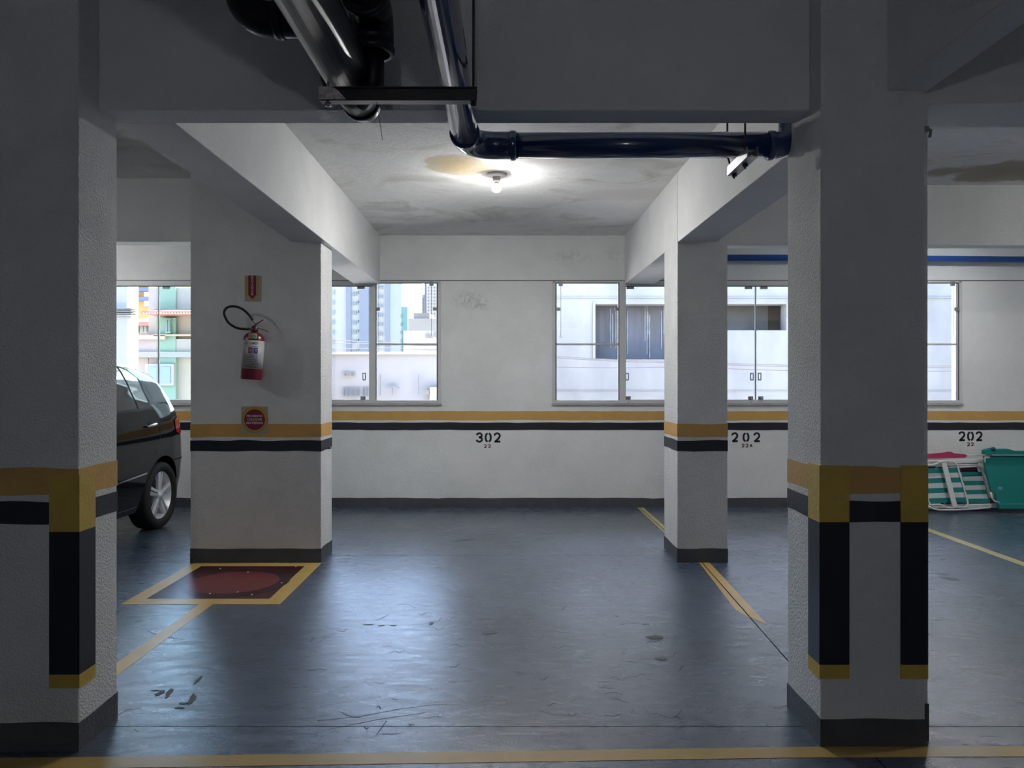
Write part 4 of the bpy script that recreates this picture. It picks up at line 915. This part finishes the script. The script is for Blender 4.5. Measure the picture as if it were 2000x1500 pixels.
bbox(MB(), 1158, 1163, 590, 702, YN-.04, .1).build('window_trim', E_white, t)
# low white street building, left windows
t = building('low_white_building', 'long low bluish white building beyond the middle left window', 560, 905, 690, 32, 8, ext('low_white_paint', (.68, .72, .80), .03, .4))
for a in ((671, 680, 727, 735), (683.5, 693, 727, 735)): winrow(t, *a, 32, E_win, E_white)
for a in ((670, 701, 757, 774), (707, 722, 757, 774)):
    gt = bbox(MB(), *a, 32-.1, .15).build('gate', mat('gate_blue_grey', (.16, .16, .17), .7), t)
    x = a[0]+1
    while x < a[1]-1: bbox(MB(), x, x+1.0, a[2]+1, a[3]-1, 31.85, .06).build('gate_bar', mat('gate_bar_dark', (.11, .12, .13), .7), gt); x += 2.6
for x0, x1, y0, y1 in ((741.3, 742.5, 731, 773), (816.5, 817.6, 731, 771)): bbox(MB(), x0, x1, y0, y1, 31.7, .12).build('downpipe', mat('far_pipe_grey', (.12, .12, .13), .7), t)
bbox(MB(), 752, 778, 757, 758, 31.6, .3).build('canopy', E_win, t); bbox(MB(), 765, 766, 757, 771, 31.6, .1).build('canopy_post', E_win, t)
bbox(MB(), 830, 838, 762, 770, 31.5, .4).build('air_conditioner', E_gr, t); bbox(MB(), 839, 860, 756, 790, 31.5, .4).build('shed', E_white, t)
bbox(MB(), 560, 905, 687, 692, 31.8, .4).build('parapet', mat('warm_parapet', (.27, .24, .20), .8), t)
t = building('white_house', 'plain white building block in front of the grey tower', 788, 960, 646, 46, 8, E_white)
winrow(t, 832, 840, 652, 659, 46, E_gr); winrow(t, 848.5, 855, 647, 658, 46, E_gr)
t = building('grey_building', 'grey concrete block between the white house and the far towers', 797, 862, 622, 62, 10, E_gr)
bbox(MB(), 808, 839, 611, 640, 63, 8).build('upper_block', E_gr, t)
# big pale blue tower
t = building('pale_blue_tower', 'large pale blue apartment tower with window columns left of the mullion', 560, 786, 250, 92, 20, E_bluew)
for a, b in ((676, 685), (702, 720), (752, 761), (734, 737.5)): bbox(MB(), a, b, 300, 690, 91.7, .5).build('recess_strip', E_bluegrey if b-a > 5 else E_blue, t)
bbox(MB(), 761, 784, 300, 690, 91.8, .4).build('side_panel', E_blue, t)
for k in range(8):
    y = 566+k*19.4
    winrow(t, 645, 653.5, y, y+9, 92, E_wing, E_bluew); winrow(t, 688, 696, 570+k*18.6, 577+k*18.6, 92, E_win, E_blue)
    if k < 7: winrow(t, 739.5, 747, 557+k*18.2, 563.5+k*18.2, 92, E_win, E_blue)
    if k < 7: bbox(MB(), 697.5, 699, 569+k*18.6, 573+k*18.6, 91.7, .3).build('vent', E_win, t)
t = building('teal_tower', 'narrow teal and white tower beside the big pale blue tower', 784, 796, 599, 75, 10, E_teal)
for k in range(7): winrow(t, 781.5, 785, 582+k*16, 589+k*16, 75, E_win) if 582+k*16 > 600 else None
t = building('white_balcony_tower', 'white tower with stacked teal balconies behind the grey block', 796, 813.5, 560, 121, 6, E_white)
for k in range(7): bbox(MB(), 797, 812, 594+k*6.6, 597+k*6.6, 119.9, 1.2).build('balcony', E_teal, t)
t = building('white_gridded_tower', 'white tower with small dotted windows under the patch of sky', 811, 829.5, 575, 140, 14, E_white)
for i in range(3):
    for k in range(6): winrow(t, 814+i*5, 816.5+i*5, 583+k*6.5, 586.5+k*6.5, 140, E_win)
t = building('tall_white_tower', 'tall white tower with window columns at the right edge of the middle left window', 833, 880, 480, 130, 14, E_white)
for i in range(5):
    for k in range(11): winrow(t, 835.5+i*6, 838+i*6, 560+k*6.4, 563+k*6.4, 130, E_win)
bbox(MB(), 829, 833, 480, 620, 131, 10).build('shaded_side', E_bluegrey, t)  # shade on the tower's side put into a darker wall colour
t = building('hazy_white_tower', 'hazy white tower with balcony rows right beside the pale blue tower', 786, 803, 500, 160, 14, E_bluew)
for k in range(12): winrow(t, 788, 792, 556+k*8, 560+k*8, 160, E_teal)
# left view: houses
YH = 22.0
t = building('cream_house', 'cream house with red tiled canopy and green vertical stripe outside the car bay window', 290, 470, 562, YH, 8, E_cream)
bbox(MB(), 248, 291, 656, 900, YH, 5, 0, -1.3).build('side_wing', E_cream, t)
bbox(MB(), 290, 470, 562, 606, YH-.10, .2).build('upper_wall', E_pinkw, t)
bbox(MB(), 312, 343, 560, 605, YH-.16, .2).build('green_stripe', E_green, t); bbox(MB(), 312, 343, 621, 800, YH-.16, .2).build('green_stripe', E_green, t)
bbox(MB(), 248, 470, 687, 698, YH-.24, .3).build('grey_band', mat('grey_band_paint', (.17, .155, .155), .8), t); bbox(MB(), 248, 470, 662, 687, YH-.14, .2).build('middle_wall', E_pinkw, t)
bbox(MB(), 248, 322, 654.5, 663, YH-.3, .4).build('ledge', mat('pink_ledge', (.26, .18, .14), .8), t); bbox(MB(), 300, 470, 653, 656, YH-.3, .4).build('ledge', mat('pink_ledge', (.26, .18, .14), .8), t)
winrow(t, 322, 333, 622, 651, YH-.15, E_win, E_green); winrow(t, 283, 339, 711, 753, YH-.16, mat('curtained_pane', (.12, .15, .18), .4), mat('brown_grey_frame', (.20, .18, .19), .7))
rf = MB(); 
def roofstrip(mb, x0, x1, y0, y1, Ya, Yb, n):
    for i in range(n):
        xa = x0+(x1-x0)*i/n; xb = x0+(x1-x0)*(i+.72)/n; a = P(xa, y1, Ya); b = P(xb, y1, Ya)
        c_ = (a.x+b.x)/2; w = (b.x-a.x)/2*1.3; zt_ = P(0, y0, Yb).z
        mb.add([(c_-w, Ya, a.z), (c_, Ya, a.z+w*.8), (c_+w, Ya, a.z), (c_-w, Yb, zt_), (c_, Yb, zt_+w*.8), (c_+w, Yb, zt_)], [(0, 1, 4, 3), (1, 2, 5, 4), (0, 2, 1), (3, 4, 5)])
def tiles(parent, x0, x1, y0, y1, Ya, Yb, n):
    for i in range(n):
        mb = MB(); xa = x0+(x1-x0)*i/n; xb = x0+(x1-x0)*(i+1)/n; roofstrip(mb, xa, xb, y0, y1, Ya, Yb, 1); mb.build('roof_tile', E_tile, parent)
can = bbox(MB(), 276, 470, 608, 612, YH-.9, .9).build('tiled_canopy', E_tile, t); tiles(can, 276, 400, 605, 613, YH-1.0, YH-.1, 22)
t = thing('red_roof_house', 'house with sloping red tiled roof beside the white pillar', 'house', (P(265, 0, 27).x, 28, -1.3))
bbox(MB(), 200, 292, 628, 900, 27, 6, 0, -1.3).build('wall', E_cream, t)
for a in ((249, 269, 632, 650), (272.5, 288, 632, 651)): winrow(t, *a, 27, mat('greenish_pane', (.16, .18, .15), .4), E_white)
A = P(190, 628, 26.5); B = P(292, 612, 26.5); Cc = P(292, 592, 30)
rfo = MB().add([(A.x, 26.5, A.z), (B.x, 26.5, A.z), (B.x, 31, Cc.z), (A.x+4, 31, Cc.z-.6), (A.x, 26.5, A.z-.15), (B.x, 26.5, A.z-.15), (B.x, 31, Cc.z-.15), (A.x+4, 31, Cc.z-.75)], [(0, 1, 2, 3), (7, 6, 5, 4), (0, 4, 5, 1), (1, 5, 6, 2), (2, 6, 7, 3), (3, 7, 4, 0)]).build('tiled_roof', E_tile, t)
t = building('yellow_striped_building', 'yellow building with blue bands showing above the red roof', 246, 290, 520, 60, 10, E_yel)
for y0, y1 in ((562, 569), (580, 587.5), (544, 551)): bbox(MB(), 244, 291, y0, y1, 59.6, .5).build('blue_band', E_navy, t)
bbox(MB(), 281, 292, 570, 580, 59.7, .4).build('white_corner', E_white, t); bbox(MB(), 281, 292, 587.5, 598, 59.7, .4).build('white_corner', E_white, t)
t = building('white_pillar', 'tall white pillar outside at the left edge of the car bay window', 214, 248, 500, 13, .4, ext('cool_white_pillar', (.66, .72, .82), .02), 'pillar')
mb = MB(); [bbox(mb, 214, 256, 601.5+k*3.2, 603+k*3.2, 12.9, .25) for k in range(5)]; mb.build('vent_slats', mat('slat_white', (.15, .15, .14), .7), t)
# overhead cables
def cable(label, pts, r=.012):
    V = [P(*p) for p in pts]; out = []
    for a, b in zip(V, V[1:]):
        for i in range(8): t_ = i/8; q = a.lerp(b, t_); q.z -= .25*math.sin(PI*t_)*(b-a).length*.03; out.append(q)
    out.append(V[-1]); tag(MB().tube(out, r, 6).build('overhead_cable', mat('cable_brown', (.14, .11, .10), .7)), label, 'cable', 'street cables outside the windows')
for i, (ya, yb) in enumerate(((694, 706), (697, 709), (716, 716.5))):
    cable(['upper street cable crossing the right windows', 'lower street cable crossing the right windows', 'faint lowest street cable crossing the right windows'][i], [(1060, ya, 12.5), (1320, yb, 12.5), (1900, yb+8, 12.5)], .007)
for i, (ya, yb) in enumerate(((659, 670), (667, 672), (679, 680))):
    cable(['top street cable outside the middle left window', 'second street cable outside the middle left window', 'lowest street cable outside the middle left window'][i], [(600, ya, 16), (760, yb, 16), (900, yb+4, 16)], .008)
# daylight portals: sampling aids in the real openings (they add no light)
for i, (a, b) in enumerate(OPEN):
    ld = bpy.data.lights.new('daylight_portal', 'AREA'); ld.shape = 'RECTANGLE'; ld.size = b-a; ld.size_y = HEAD-SILL
    ld.cycles.is_portal = True
    lo_ = bpy.data.objects.new('daylight_portal', ld); col.objects.link(lo_); lo_.location = ((a+b)/2, YB+.10, (SILL+HEAD)/2); lo_.rotation_euler = (-PI/2, 0, 0)
